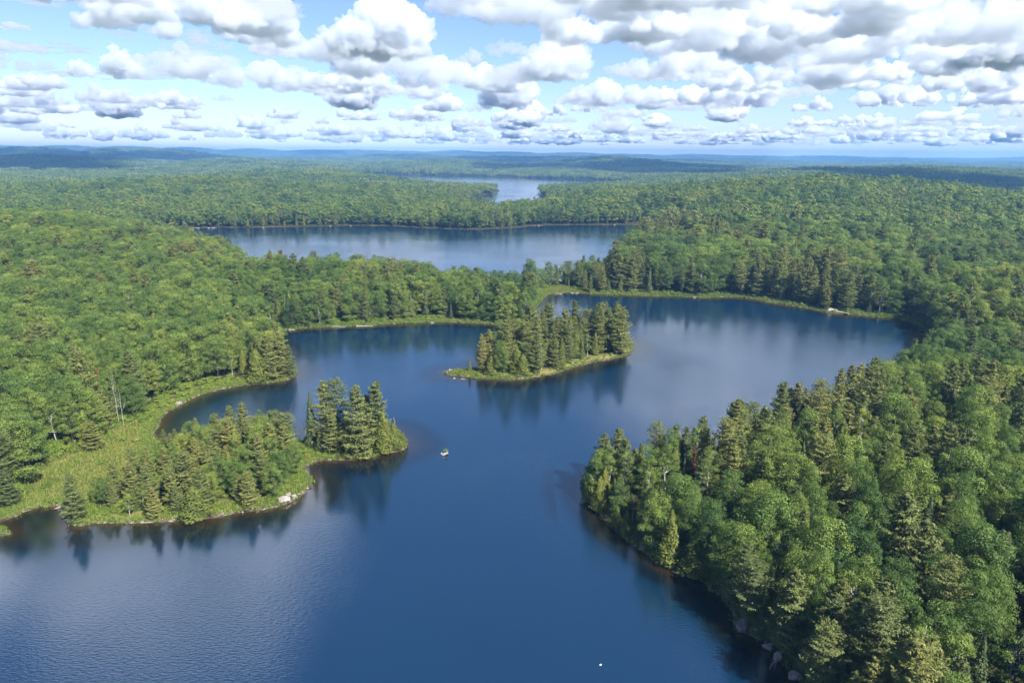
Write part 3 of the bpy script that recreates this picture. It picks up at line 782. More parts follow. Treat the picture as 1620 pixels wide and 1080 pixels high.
RUST = [(1095, 760, 708), (1100, 800, 765), (1497, 625, 596), (1568, 895, 855), (1433, 890, 845), (1612, 628, 605), (1335, 862, 828), (1463, 665, 648), (1465, 640, 620), (1605, 1000, 960), (1320, 455, 432),
        (1530, 500, 470), (160, 616, 585), (178, 632, 610), (1385, 830, 815), (1548, 560, 543), (1230, 520, 505)]
for i, (a, b, c) in enumerate(RUST):
    own(a, b + 14, c - 2, 'rust', 'narrow rust red dead fir standing in the left forest' if a < 800 else 'narrow rust red dead fir poking out of the green forest on the right', 'rust red dead firs', z=4, wide=1.0)
SNAG = [(1480, 940, 862, 'snag'), (1370, 720, 660, 'snag'), (1225, 850, 790, 'snag'), (1470, 720, 672, 'snag'), (1250, 700, 660, 'snag'), (1460, 690, 640, 'snag'), (1600, 1090, 1000, 'snag'), (1540, 780, 715, 'snag'),
        (196, 668, 612, 'bleached'), (188, 664, 606, 'bleached'), (168, 618, 580, 'bleached'), (125, 645, 625, 'bleached'), (139, 650, 628, 'bleached'), (164, 655, 622, 'bleached'), (155, 565, 545, 'bleached'), (360, 510, 478, 'bleached'),
        (352, 505, 475, 'bleached'), (428, 500, 470, 'bleached'), (452, 502, 472, 'bleached'), (200, 520, 488, 'bleached'), (283, 572, 545, 'bleached'), (268, 570, 548, 'bleached'), (383, 570, 548, 'bleached'),
        (282, 528, 500, 'snag'), (215, 575, 556, 'bleached'), (1230, 750, 705, 'bleached'), (1000, 822, 780, 'bleached'), (235, 600, 575, 'snag')]
for i, (a, b, c, k) in enumerate(SNAG):
    if a < 800: lab = 'white bleached dead trunk standing among the left forest trees' if k == 'bleached' else 'grey leafless dead tree in the left forest'
    else: lab = 'pale bare trunk showing among the right bank trees' if k == 'bleached' else 'grey leafless dead tree among the right bank trees'
    own(a, b + 4, c, k, lab, 'dead trees in the forest', z=4)
# clear the scattered trees around those
ox = np.array([o[0] for o in OWN]); oy = np.array([o[1] for o in OWN])
orad = np.array([2.7 if o[2] in ('rust', 'snag', 'bleached') else 2.3 for o in OWN])
def clear_of(x, y, tree_kind):
    return (((ox - x) ** 2 + (oy - y) ** 2) / orad ** 2).min() > 1
TR = [t for t in TR if t[1] > 600 or clear_of(t[0], t[1], t[3])]

# ------------------------------------------------------------------ single trees
NAME = {'broad': 'broadleaf_tree', 'birch': 'birch_tree', 'pine': 'pine_tree', 'cedar': 'cedar_tree', 'fir': 'fir_tree', 'rust': 'dead_fir_tree', 'snag': 'dead_tree', 'bleached': 'bleached_tree'}
REG = {0: 'in the left forest', 1: 'on the wooded point beside the marsh', 2: 'on the pine islet', 3: 'on the long island in mid lake', 4: 'on the right bank', 5: 'in the forest behind the far right shore', 6: 'on the ridge beyond the middle lake'}
DESC = {'broad': 'round-crowned green broadleaf tree', 'birch': 'light green white-trunked birch', 'pine': 'feathery white pine with level tiers', 'cedar': 'dense yellow green cedar', 'fir': 'dark narrow pointed fir'}
def plant(kind, p, x, y, z, hgt, rot, label, group, wide=1.0):
    e = bpy.data.objects.new(NAME[kind], None); COL.objects.link(e)
    e.empty_display_size = .5
    k = hgt / p.H
    e.location = (x, y, z - .05); e.rotation_euler = (0, 0, rot); e.scale = (k * wide, k * wide, k)
    if p.trunk: add_obj('trunk', p.trunk, e)
    if p.crown: add_obj('crown', p.crown, e)
    tag(e, label, 'tree', group)
    return e
rr = random.Random(5)
for (x, y, kind, hgt, label, group, v, wide) in OWN:
    xa, ya = np.array([x]), np.array([y]); s1 = shore(xa, ya); z1 = max(float(terrain(xa, ya, s1)[0][0]), .1)
    if float(s1[0]) < .2: continue
    pl = P[kind]; p = pl[v if v is not None else rr.randrange(len(pl))]
    plant(kind, p, x, y, z1, min(max(2.5, hgt), 24.0), rr.uniform(0, 6.28), label, group, wide)
X = np.array([(t[0], t[1], t[2], t[4]) for t in TR]); KD = np.array([t[3] for t in TR], object); RG = np.array([t[5] for t in TR])
px_, py_, dep = project(X[:, :3] + np.stack([np.zeros(len(X)), np.zeros(len(X)), X[:, 3] * .8], 1))
inview = (px_ > 0) & (px_ < 1620) & (py_ > 0) & (py_ < 1080)
single = np.zeros(len(X), bool)
for kd in ('broad', 'birch', 'pine', 'cedar', 'fir'):
    c = np.where((KD == kd) & inview)[0]
    size = X[c, 3] / dep[c]
    # trees on the islands stand in full view: they come first
    size = size * np.where(np.isin(RG[c], (1, 2, 3)), 2.0, 1.0)
    c = c[np.argsort(-size)][:260]
    single[c] = True
ONES = 'first second third fourth fifth sixth seventh eighth ninth tenth eleventh twelfth thirteenth fourteenth fifteenth sixteenth seventeenth eighteenth nineteenth'.split()
def ordinal(k):
    if k < 20: return ONES[k - 1]
    t = {2: 'twent', 3: 'thirt', 4: 'fort', 5: 'fift', 6: 'sixt', 7: 'sevent', 8: 'eight', 9: 'ninet'}[k // 10]
    return t + 'ieth' if k % 10 == 0 else t + 'y-' + ONES[k % 10 - 1]
SHORE_S = shore(X[:, 0], X[:, 1])
TIP = G(921, 778)
PLAIN = {'broad': 'round-crowned broadleaf tree', 'birch': 'light green birch', 'pine': 'feathery pine', 'cedar': 'dense yellow green cedar', 'fir': 'dark pointed fir'}
RANK = {}
for kd in PLAIN:
    for r_, text in ((1, 'counted from the left on the wooded point'), (3, 'counted from the left on the long island')):
        c = np.where(single & (KD == kd) & (RG == r_))[0]
        for n_, i in enumerate(c[np.argsort(px_[c])]): RANK[i] = '%s %s %s' % (ordinal(n_ + 1), PLAIN[kd], text)
    c = np.where(single & (KD == kd) & (RG == 4) & (SHORE_S < 5) & (X[:, 1] < 175))[0]
    for n_, i in enumerate(c[np.argsort(np.hypot(X[c, 0] - TIP[0], X[c, 1] - TIP[1]))]): RANK[i] = '%s %s along the right bank water edge counted from its tip' % (ordinal(n_ + 1), PLAIN[kd])
    c = np.where(single & (KD == kd) & (RG == 0) & (SHORE_S < 13) & (X[:, 1] < 330))[0]
    for n_, i in enumerate(c[np.argsort(px_[c])]): RANK[i] = '%s %s counted from the left along the left forest edge' % (ordinal(n_ + 1), PLAIN[kd])
def tree_label(i):
    kd, r_ = KD[i], int(RG[i])
    base = 'the %ss %s' % (NAME[kd].replace('_', ' '), REG[r_])
    if i in RANK: return RANK[i], base
    size = 'tall ' if X[i, 3] > 16 else 'short ' if X[i, 3] < 10.5 else ''
    if r_ == 4: zone = 'in the bottom right corner' if py_[i] > 840 and px_[i] > 1250 else 'inside the right bank near its tip' if px_[i] < 1250 else 'at the far end of the right bank forest' if py_[i] < 660 else 'in the middle of the right bank forest'
    elif r_ == 0: zone = 'behind the marsh in the left forest' if py_[i] > 600 else 'on the left forest slope above the back bay' if px_[i] > 400 else 'on the middle of the left forest slope'
    else: zone = REG[r_]
    return size + DESC[kd] + ' ' + zone, base + ', ' + size + zone
LAB = {int(i): tree_label(i) for i in np.where(single)[0]}
same = {}
for i, (lab, grp) in LAB.items(): same.setdefault(lab, []).append(i)
for lab, c in same.items():                       # small sets are told apart by their order in the picture
    if 2 <= len(c) <= 9:
        for n_, i in enumerate(sorted(c, key=lambda i: px_[i])): LAB[i] = ('%s from left, %s' % (ordinal(n_ + 1), lab.replace(' with level tiers', '').replace('round-crowned green ', 'green ').replace('white-trunked ', '').replace('dense ', '').replace('narrow ', '')), LAB[i][1])
for i in np.where(single)[0]:
    kd = KD[i]; p = P[kd][3] if RG[i] == 1 and kd == 'pine' and rr.random() < .6 else rr.choice(P[kd])
    lab, grp = LAB[i]
    plant(kd, p, X[i, 0], X[i, 1], X[i, 2], X[i, 3], rr.uniform(0, 6.28), lab, grp, rr.uniform(.78, 1.08) if kd in ('broad', 'birch') else rr.uniform(.9, 1.15))
print('single trees', int(single.sum()), round(time.time() - T0, 1))

# ------------------------------------------------------------------ the rest of the forest
rest = np.where(~single)[0]
MASS = {'broad': ('broadleaf_forest', 'mass of green broadleaf crowns covering the shores and ridges'), 'birch': ('birch_stands', 'birches scattered through the forest'), 'pine': ('pine_forest', 'mass of pines along the shores and ridges'),
        'cedar': ('cedar_stands', 'cedars scattered through the forest'), 'fir': ('fir_stands', 'dark firs scattered through the forest')}
for kd in MASS:
    c = rest[KD[rest] == kd]
    D = np.hypot(X[c, 0], X[c, 1])
    lo = LO.get(kd) or LO['broad']
    pr = P[kd] + lo
    far = D > 620
    wh = np.where(far, len(P[kd]) + rng.integers(0, len(lo), len(c)), rng.integers(0, len(P[kd]), len(c)))
    k = X[c, 3] / np.array([p.H for p in pr])[wh]
    wd = np.where(D > 420, rng.uniform(.75, 1.6, len(c)), rng.uniform(.82, 1.25, len(c)))
    o = scatter(MASS[kd][0], [p.both for p in pr], X[c, :3], wh, np.stack([rng.normal(0, .03, len(c)), rng.normal(0, .03, len(c)), rng.uniform(0, 6.28, len(c))], 1), np.stack([k * wd, k * wd, k], 1))
    tag(o, MASS[kd][1], 'forest', None, 'stuff')
# far ridges
pa = [patch(1 + i, 34, 30, c) for i, c in enumerate((.08, .15, .3, .12))]
fx, fy = [], []
for d0, d1, spc in ((1300, 2600, 30), (2600, 5200, 44), (5200, 11500, 80)):
    a, b = jitter_grid(spc, d0, d1, 46); fx.append(a); fy.append(b)
nb = [len(a) for a in fx]
sc_ = np.concatenate([np.full(k, q) for k, q in zip(nb, (1.0, 1.35, 2.1))])
fx, fy = np.concatenate(fx), np.concatenate(fy)
s, z, m = stand(fx, fy)
k = s > 9
fx, fy, z, sc_ = fx[k], fy[k], z[k], sc_[k]
o = scatter('distant_forest', pa, np.stack([fx, fy, z - .5], 1), rng.integers(0, 4, len(fx)), np.stack([0 * fx, 0 * fx, rng.uniform(0, 6.28, len(fx))], 1), np.stack([sc_, sc_, np.minimum(sc_, 1.25) * np.where(np.hypot(fx, fy) < 2500, .82, 1) * rng.uniform(.8, 1.1, len(fx))], 1))
tag(o, 'unbroken forest covering the far blue hills', 'forest', None, 'stuff')
print('far patches', len(fx), round(time.time() - T0, 1))

# ------------------------------------------------------------------ undergrowth, sedge, marsh grass
sh = [mesh_np('shrub_%d' % i, *shrub(500 + i, 1.7, 1.3, 9, 34, .30)[:2], [M['shrub']]) for i in range(3)]
for i, q in enumerate(sh):
    t = shrub(500 + i, 1.7, 1.3, 9, 34, .30)[2]; a = q.attributes.new('tint', 'FLOAT', 'POINT'); a.data.foreach_set('value', np.ascontiguousarray(t, np.float32))
x, y = jitter_grid(1.5, 40, 620, 50)
s = np.full(len(x), 99.)
for W in WATERS[:2] + ISLES: s = np.minimum(s, seg_dist(W[::2], x, y))
md_ = seg_dist(MARSH, x, y); k = (s < 13) | (md_ < 16); x, y, md_ = x[k], y[k], md_[k]
s, z, m = stand(x, y)
D = np.hypot(x, y)
right = (x > 10) & (y < 262)
k = (s > .25) & ((s < np.where(right, 3.5, 11)) | (md_ < 16)) & ((m < .55) | (rng.uniform(size=len(x)) < .05))
pr_ = np.clip(.62 + 1.1 * fbm(x / 9, y / 9, 72, 3), .12, .95)
k &= (rng.uniform(size=len(x)) < pr_)
x, y, z, s, right = [q[k] for q in (x, y, z, s, right)]
iss = inside(ISLE, x, y) | inside(POINT, x, y) | inside(ISLET, x, y)
sz = rng.uniform(.45, 1.0, len(x)) * np.where(s < 2.5, .6, 1.0) * np.where(right, .9, 1.) * np.where(iss, .75, 1)
o = scatter('undergrowth', sh, np.stack([x, y, z - .1], 1), rng.integers(0, 3, len(x)), np.stack([0 * x, 0 * x, rng.uniform(0, 6.28, len(x))], 1), np.stack([sz * 1.15, sz * 1.15, sz], 1))
tag(o, 'bright green brush fringing the shores', 'undergrowth', None, 'stuff')
nshr = len(x)
tf = []
for i in range(6):
    v, f_, t = tuft(540 + i, .75, 26, .75)
    tf.append(mesh_np('tuft_%d' % i, v, f_, [M['sedge'] if i < 3 else M['sedge_green']], None, False, {'tint': t}))
x, y = jitter_grid(.95, 40, 420, 50)
s0 = np.full(len(x), 99.)
for W in (WATERS[0], ISLE): s0 = np.minimum(s0, seg_dist(W[::2], x, y))
k = (s0 < 9) | inside(MARSH, x, y) | inside(GAP, x, y) | inside(CHANNEL, x, y); x, y = x[k], y[k]
s, z, m = stand(x, y)
right = (x > 10) & (y < 262)
k = (s > .1) & ((m > .05) | (s < np.where(right, .8, 2.2 + 5 * (fbm(x / 11, y / 11, 71, 3) + .35))))
x, y, z, s, m = [q[k] for q in (x, y, z, s, m)]
green = (s < 3.2) | (rng.uniform(size=len(x)) < np.where(m > .5, .25 + .9 * fbm(x / 9, y / 9, 44, 3), .85))
sz = rng.uniform(.6, 1.1, len(x))
o = scatter('marsh_grass', tf, np.stack([x, y, z - .03], 1), np.where(green, 3, 0) + rng.integers(0, 3, len(x)), np.stack([0 * x, 0 * x, rng.uniform(0, 6.28, len(x))], 1), np.stack([sz, sz, sz], 1))
tag(o, 'yellow green sedge of the marsh and the water edges', 'grass', None, 'stuff')
print('shrubs', nshr, 'tufts', len(x), round(time.time() - T0, 1))

# ------------------------------------------------------------------ rocks
def rock_mesh(seed):
    """angular boulder: hull of scattered corners, edges worn"""
    r_ = np.random.default_rng(seed)
    bm = bmesh.new()
    for p in unit(r_.normal(size=(13, 3))) * r_.uniform(.75, 1.1, (13, 1)): bm.verts.new(p)
    bmesh.ops.convex_hull(bm, input=bm.verts[:])
    bmesh.ops.bevel(bm, geom=bm.edges[:], offset=.10, segments=2, affect='EDGES', profile=.6)
    bmesh.ops.triangulate(bm, faces=bm.faces[:])
    bmesh.ops.subdivide_edges(bm, edges=[e for e in bm.edges if e.calc_length() > .35], cuts=2, use_grid_fill=True)
    bmesh.ops.triangulate(bm, faces=bm.faces[:])
    bm.verts.ensure_lookup_table(); bm.verts.index_update()
    V = np.array([v.co[:] for v in bm.verts]); F = np.array([[q.index for q in f.verts] for f in bm.faces]); bm.free()
    V += unit(V) * (fbm(V[:, 0] * 3 + seed * 3.1, V[:, 1] * 3 + V[:, 2] * 2.3, seed, 3) * .09)[:, None]
    return mesh_np('rock', V, F, [M['rock']], None, False)
ROCKM = [rock_mesh(i) for i in range(7)]
def rock(px, py, wpx, hm, label, group=None, v=0, depth=.8, rot=None, z=0.0, name='boulder'):
    g = G(px, py, z)
    dist = math.sqrt(g[0] ** 2 + g[1] ** 2 + CAM_H ** 2)
    w = wpx * dist / F_PX / 2
    o = add_obj(name, ROCKM[v % 7], None, (g[0], g[1], z + hm * .25), rot if rot is not None else rr.uniform(0, 6.28), (w * 1.1, w * 1.1 * depth, hm * .85))
    tag(o, label, 'rock', group)
    return o
rock(704, 719, 13, .75, 'low boulder with a tuft of grass alone in open water', v=0)
rock(699, 718, 6, .5, 'smaller stone touching the lone grassy boulder', v=3)
g = G(704, 719)
e = add_obj('rock_plant', sh[0], None, (g[0] + .15, g[1] + .35, .42), 0, (.5, .5, .75)); tag(e, 'small green bush growing on the lone boulder in open water', 'plant')
rock(708, 590, 10, .8, 'bright boulder at the west tip of the long island', v=1)
rock(712, 588, 9, 1.1, 'higher pale boulder behind the tip boulder of the long island', v=2, z=.2)
rock(718, 599, 8, .45, 'flat pale rock in the water just off the tip of the long island', v=4)
rock(733, 600, 9, .4, 'dark low rock in the water off the long island, right of the flat pale one', v=5)
rock(787, 528, 8, .9, 'pale boulder alone in the water of the quiet back bay', v=6)
rock(788, 522, 3, .4, 'small stone behind the boulder of the quiet back bay', v=2)
rock(283, 639, 15, .9, 'white boulder on the shore of the left bay', v=2, z=.1)
rock(830, 597, 16, .7, 'pale ledge at the water edge of the long island', v=3, z=.1)
rock(450, 793, 17, 1.5, 'largest granite outcrop at the outer corner of the wooded point', v=1, z=.3, name='outcrop')
rock(466, 787, 12, 1.0, 'granite block right of the largest outcrop on the wooded point', v=4, z=.3, name='outcrop')
rock(456, 783, 11, 1.3, 'granite block behind the largest outcrop on the wooded point', v=5, z=.8, name='outcrop')
rock(208, 806, 12, 1.0, 'pale rock between pines at the front of the wooded point', v=6, z=.6)
for i, (a, b, w_) in enumerate([(102, 818, 7), (109, 828, 5), (120, 831, 5), (131, 830, 6), (92, 804, 10), (246, 824, 6), (276, 823, 4), (301, 822, 5), (418, 806, 5), (384, 811, 4)]):
    rock(a, b, w_, .4, 'small pale stone at the waterline of the wooded point', 'waterline stones of the wooded point', v=i, z=.05, name='stone')
rock(1316, 492, 20, 1.6, 'left part of the pale rock shelf on the far right shore', v=3, z=.3, name='outcrop', depth=.6)
rock(1330, 495, 22, 1.1, 'middle slab of the pale rock shelf on the far right shore', v=1, z=.2, name='outcrop', depth=.6)
rock(1343, 493, 12, 1.2, 'right end of the pale rock shelf on the far right shore', v=5, z=.4, name='outcrop', depth=.6)
rock(1178, 990, 34, 1.4, 'large pale ledge at the water edge of the right bank', v=1, z=.3, name='outcrop', rot=.7, depth=.5)
rock(1163, 968, 9, .8, 'small pale rock above the large ledge of the right bank', v=2, z=.3)
rock(1200, 1000, 18, 1.0, 'pale rock just below the large ledge of the right bank', v=4, z=.2, name='outcrop')
rock(1212, 1022, 18, 1.2, 'upright pale rock left of the fallen tree on the right bank', v=5, z=.4, name='outcrop')
rock(1231, 1042, 16, 1.3, 'pale rock behind the fallen tree on the right bank', v=6, z=.5, name='outcrop')
rock(1258, 1072, 20, 1.2, 'pale rock at the water edge near the bottom of the picture', v=0, z=.4, name='outcrop')
rock(1288, 1066, 30, 1.8, 'tall grey slab under the trees near the bottom of the picture', v=3, z=1.2, name='outcrop')
for i, (a, b, w_) in enumerate([(880, 465, 7), (886, 465, 6), (905, 464, 8), (913, 464, 7), (1098, 471, 6)]):
    rock(a, b, w_, .5, 'low pale drift of stones on the far shore by the channel', 'stones on the far shore', v=i, z=.1, name='stone', depth=.3, rot=0)
for i, (a, b, w_) in enumerate([(303, 361, 8), (312, 361, 7), (330, 361, 6), (338, 361, 7), (416, 360, 6), (523, 358, 5), (555, 358, 3), (846, 357, 5), (852, 357, 4), (972, 356, 4)]):
    rock(a, b, w_, .6, 'pale rock strip at the foot of the ridge across the middle lake', 'rocks across the middle lake', v=i, z=.2, name='stone', depth=.4, rot=0)
for i, (a, b, w_) in enumerate([(535, 517, 22), (577, 516, 26), (684, 511, 5), (462, 522, 10), (815, 517, 8)]):
    g = G(a, b, .1); L_ = w_ * math.hypot(g[1], CAM_H) / F_PX
    w = Wood(); w.limb([(-L_ / 2, 0, 0), (0, .12, .05), (L_ / 2, .1, -.02)], .28, .12, 6)
    o = add_obj('driftwood_log', mesh_np('log', *w.data(), [M['dead_wood']], None, True), None, (g[0], g[1], .2), rr.uniform(-.15, .15))
    tag(o, 'pale driftwood log lying along the shore of the back bay', 'log', 'driftwood logs of the back bay')
# stones strewn along the waterlines
x, y = jitter_grid(1.1, 40, 480, 50)
k = np.minimum(seg_dist(WATERS[0][::2], x, y), seg_dist(ISLE, x, y)) < 3.5; x, y = x[k], y[k]
s, z, m = stand(x, y)
k = (s > -.7) & (s < .9) & (rng.uniform(size=len(x)) < np.clip(.16 + .9 * fbm(x / 6, y / 6, 77, 3), 0, .8)); x, y, z = x[k], y[k], np.maximum(z[k], -.1)
sz = rng.uniform(.12, .5, len(x)) ** 1.3
o = scatter('shore_stones', ROCKM, np.stack([x, y, z], 1), rng.integers(0, 7, len(x)), rng.uniform(0, 6.28, (len(x), 3)) * [.1, .1, 1], np.stack([sz * 1.4, sz, sz * .8], 1))
tag(o, 'loose stones strewn along the waterlines', 'stones', None, 'stuff')
# leaning dead tree over the water at the right bank
w = Wood(); r_ = np.random.default_rng(90)
a0 = np.append(G(1250, 1015, 2.0), 2.0); a1 = np.append(G(1218, 1055, .15), .15); mid_ = (a0 + a1) / 2 + [0, 0, .35]
w.limb([a0, mid_, a1], .22, .07, 7)
for i in range(11):
    t = r_.uniform(.3, 1); q = a0 * (1 - t) + a1 * t; d_ = unit(a1 - a0 + r_.normal(size=3) * 4); ln = r_.uniform(.8, 2.4)
    w.limb([q, q + d_ * ln * .5 + [0, 0, .1], q + d_ * ln], .06, .015, 4)
v_, f_ = w.data()
o = add_obj('fallen_tree', mesh_np('fallen_tree', v_ - a1, f_, [M['dead_wood']], None, True), None, a1)
tag(o, 'bare grey fallen tree leaning into the water at the right bank', 'fallen tree')
for i, (a, b, w_) in enumerate([(1163, 1060, 26), (1198, 1068, 18)]):
    g = G(a, b); q = w_ * math.hypot(g[1], CAM_H) / F_PX / 2
    o = add_obj('boulder', ROCKM[i + 2], None, (g[0], g[1], -.115 - .01 * i), 1.0, (q, q * .8, .16))
    tag(o, ['tawny boulder barely awash off the right bank', 'smaller awash rock beside the tawny boulder off the right bank'][i], 'rock')
bm = bmesh.new(); bmesh.ops.create_uvsphere(bm, u_segments=12, v_segments=8, radius=.22)
for v in bm.verts:
    v.co.x *= 1.7; v.co.z *= .75
    if v.co.x > .2: v.co.z += .12 * (v.co.x - .2) / .17
q = bpy.data.meshes.new('float'); bm.to_mesh(q); bm.free()
wm, wn_, wo = new_mat('white_float'); pb = node(wn_, 'ShaderNodeBsdfPrincipled', i_Roughness=.5); pb.inputs['Base Color'].default_value = (.8, .8, .78, 1); wn_.links.new(pb.outputs[0], wo.inputs[0]); q.materials.append(wm)
g = G(950, 1051); tag(add_obj('white_float', q, None, (g[0], g[1], .03), .4, (.5, .5, .5)), 'tiny white speck floating on the open blue water', 'float')
# ------------------------------------------------------------------ clouds: real bodies of scattering vapour on a common base height
CLOUD_BASE = 980.0
def ico(sub):
    bm = bmesh.new(); bmesh.ops.create_icosphere(bm, subdivisions=sub, radius=1.0)
    v = np.array([q.co[:] for q in bm.verts]); f = np.array([[q.index for q in p.verts] for p in bm.faces]); bm.free(); return v, f
ICO = ico(2)
def cloud_mesh(name, seed, W, Dp, H, n1, vox):
    r_ = np.random.default_rng(seed); sp = []
    for i in range(n1):
        a = r_.uniform(0, 6.283); q = math.sqrt(r_.uniform())
        t = 1 - .75 * q ** 1.5
        rad = H * (.20 + .22 * r_.uniform()) * (.5 + .6 * t)
        sp.append((q * math.cos(a) * W * .42, q * math.sin(a) * Dp * .42, r_.uniform(0, .62) * H * t, rad))
    for (x, y, z, rad) in list(sp):
        for k in range(9):
            v = unit(r_.normal(size=3)); v[2] = -v[2] if v[2] < -.2 else v[2]
            r2 = rad * r_.uniform(.28, .52); c = np.array([x, y, z]) + v * rad * .9; sp.append((*c, r2))
            for j in range(3):
                u = unit(r_.normal(size=3)); u[2] = -u[2] if u[2] < -.1 else u[2]
                sp.append((*(c + u * r2 * .9), r2 * r_.uniform(.3, .55)))
    V = np.concatenate([ICO[0] * q[3] + np.array(q[:3]) for q in sp]); F = np.concatenate([ICO[1] + i * len(ICO[0]) for i in range(len(sp))])
    V[:, 2] = np.where(V[:, 2] < 0, V[:, 2] * .12, V[:, 2])
    me = mesh_np(name + '_raw', V, F)
    ob = bpy.data.objects.new(name, me); COL.objects.link(ob)
    md = ob.modifiers.new('remesh', 'REMESH'); md.mode = 'VOXEL'; md.voxel_size = vox
    for sz, st in ((H * .42, H * .34), (H * .16, H * .30), (H * .055, H * .15)):
        tx = bpy.data.textures.new(name, 'CLOUDS'); tx.noise_scale = sz; tx.noise_depth = 4
        dm = ob.modifiers.new('billow', 'DISPLACE'); dm.texture = tx; dm.strength = st; dm.mid_level = .5; dm.texture_coords = 'LOCAL'
    md = ob.modifiers.new('seal', 'REMESH'); md.mode = 'VOXEL'; md.voxel_size = vox
    m2 = bpy.data.meshes.new_from_object(ob.evaluated_get(bpy.context.evaluated_depsgraph_get())); m2.name = name
    bpy.data.objects.remove(ob); bpy.data.meshes.remove(me)
    m2.materials.clear(); m2.materials.append(M['cloud'])
    return m2
M['cloud'], cn, co_ = new_mat('cloud_vapour')
vs = node(cn, 'ShaderNodeVolumePrincipled', i_Density=.014, i_Anisotropy=0.35); vs.inputs['Color'].default_value = (.91, .94, .98, 1)
cn.links.new(vs.outputs[0], co_.inputs['Volume'])
CL = [cloud_mesh('cloud_%d' % i, 60 + i, *q) for i, q in enumerate([(1500, 1200, 560, 15, 11), (1000, 900, 420, 9, 8), (2300, 1500, 520, 22, 13), (700, 600, 360, 6, 6), (1300, 900, 760, 14, 11), (1900, 1300, 420, 20, 11)])]
M['thin'], cn, co_ = new_mat('thin_cloud_vapour')
vs = node(cn, 'ShaderNodeVolumePrincipled', i_Density=.0035, i_Anisotropy=0.35); vs.inputs['Color'].default_value = (.90, .93, .975, 1)
cn.links.new(vs.outputs[0], co_.inputs['Volume'])
M['mid'], cn, co_ = new_mat('loose_cloud_vapour')
vs = node(cn, 'ShaderNodeVolumePrincipled', i_Density=.008, i_Anisotropy=0.35); vs.inputs['Color'].default_value = (.90, .93, .975, 1)
cn.links.new(vs.outputs[0], co_.inputs['Volume'])
for k in ('thin', 'mid'):
    for m in CL[:6]:
        q = m.copy(); q.materials.clear(); q.materials.append(M[k]); CL.append(q)
print('cloud shapes', sum(len(m.polygons) for m in CL), round(time.time() - T0, 1))
CLOUDS = []
def cloud(x, y, v, s, zs=1.0, rot=0.0, dz=0.0): CLOUDS.append((x, y, v, s, zs, rot, dz))
def cloud_px(px, py, v, s, zs=1.0, rot=0.0):
    """a cloud whose base is seen at this pixel of the sky"""
    d = ray(px, py); t = (CLOUD_BASE - CAM_H) / max(d[2], 1e-3); cloud(d[0] * t, d[1] * t, v, s, zs, rot)
cr = random.Random(12)
# the large ones near the top of the frame: base pixel, shape, size, height, turn, label
BIG = [(330, 50, 2, 1.15, 1.0, .3, 'broad grey-based cloud at the top edge left of centre'), (470, 88, 0, 1.0, .8, 1.0, 'low cloud tucked under the broad grey-based one'), (560, 112, 4, .9, 1.3, 2.0, 'towering white cloud below the left end of the blue gap'),
       (610, 84, 4, .9, 1.25, .4, 'tallest white tower left of the blue gap'), (755, 100, 3, .75, .9, 1., 'small lone cloud inside the blue gap'), (850, 20, 2, 1.0, 1.0, 2.6, 'grey cloud at the top edge right of the blue gap'),
       (960, 60, 0, 1.1, 1.0, .2, 'lumpy cloud right of the blue gap'), (1080, 70, 2, 1.0, 1.1, 1.2, 'wide cloud over the middle of the right half'), (1200, 82, 4, 1.1, 1.15, 2.2, 'bright billowing cloud over the right hand hills'),
       (1330, 42, 2, 1.15, 1.0, .9, 'dark wide cloud at the top edge on the right'), (1420, 92, 0, 1.1, 1.0, 2.8, 'grey cloud below the dark wide one on the right'), (1540, 55, 2, 1.1, 1.1, 1.7, 'large cloud in the top right corner'),
       (1600, 100, 4, 1.0, 1.0, 0., 'cloud cut by the right edge below the corner cloud'), (1290, 128, 5, 1.3, 1.0, .5, 'long flat cloud in the second row on the right'), (1080, 120, 5, 1.2, 1.1, 1.9, 'long flat cloud in the second row right of centre'),
       (1560, 140, 5, 1.3, 1.1, .2, 'flat cloud at the right edge in the second row'), (880, 120, 4, .9, 1.1, .8, 'bright heap of cloud right below the blue gap'), (700, 135, 5, 1.2, 1.2, 2.2, 'long cloud bank under the blue gap'),
       (560, 142, 5, 1.2, 1.0, 1.3, 'long cloud bank under the white towers'), (420, 135, 5, 1.2, 1.0, .3, 'long cloud bank left of the white towers'), (300, 118, 0, .95, 1.0, 2.1, 'ragged cloud under the left end of the broad grey one'),
       (170, 120, 1, 1.1, 1.1, .4, 'bright round cloud in the upper left sky'), (160, 160, 0, 1.0, .9, 1.4, 'grey cloud below the bright round one on the left'), (65, 165, 1, 1.2, 1.1, 1.0, 'bright puffy cloud near the left edge'),
       (270, 165, 5, 1.1, .9, .3, 'flat grey cloud low in the left sky'), (20, 78, 3, .9, .5, .2, 'thin grey shred of cloud at the left edge'), (70, 84, 3, .8, .45, 1.2, 'thin grey shred right of the one at the left edge'), (30, 45, 3, .6, .4, .2, 'highest thin shred of cloud at the left edge'),
       (1170, 160, 0, 1.4, 1.2, .9, 'heaped cloud in the third row on the right'), (960, 160, 5, 1.3, 1.1, 2.9, 'flat cloud in the third row right of centre'), (1420, 165, 5, 1.3, 1.1, 2.0, 'flat cloud in the third row far right'), (1010, 14, 0, .8, 1.0, 2.0, 'pale cloud at the top edge right of centre'), (1250, 100, 1, 1.0, 1.0, .4, 'small bright cloud between the wide ones on the right'), (1490, 112, 0, 1.0, 1.0, 1.1, 'cloud between the grey and the corner clouds on the right')]
for k, q in enumerate(BIG): cloud_px(q[0], q[1], q[2] + (12 if k % 3 else 0), q[3] * .82, q[4] * .85, q[5])
N_BIG = len(BIG)
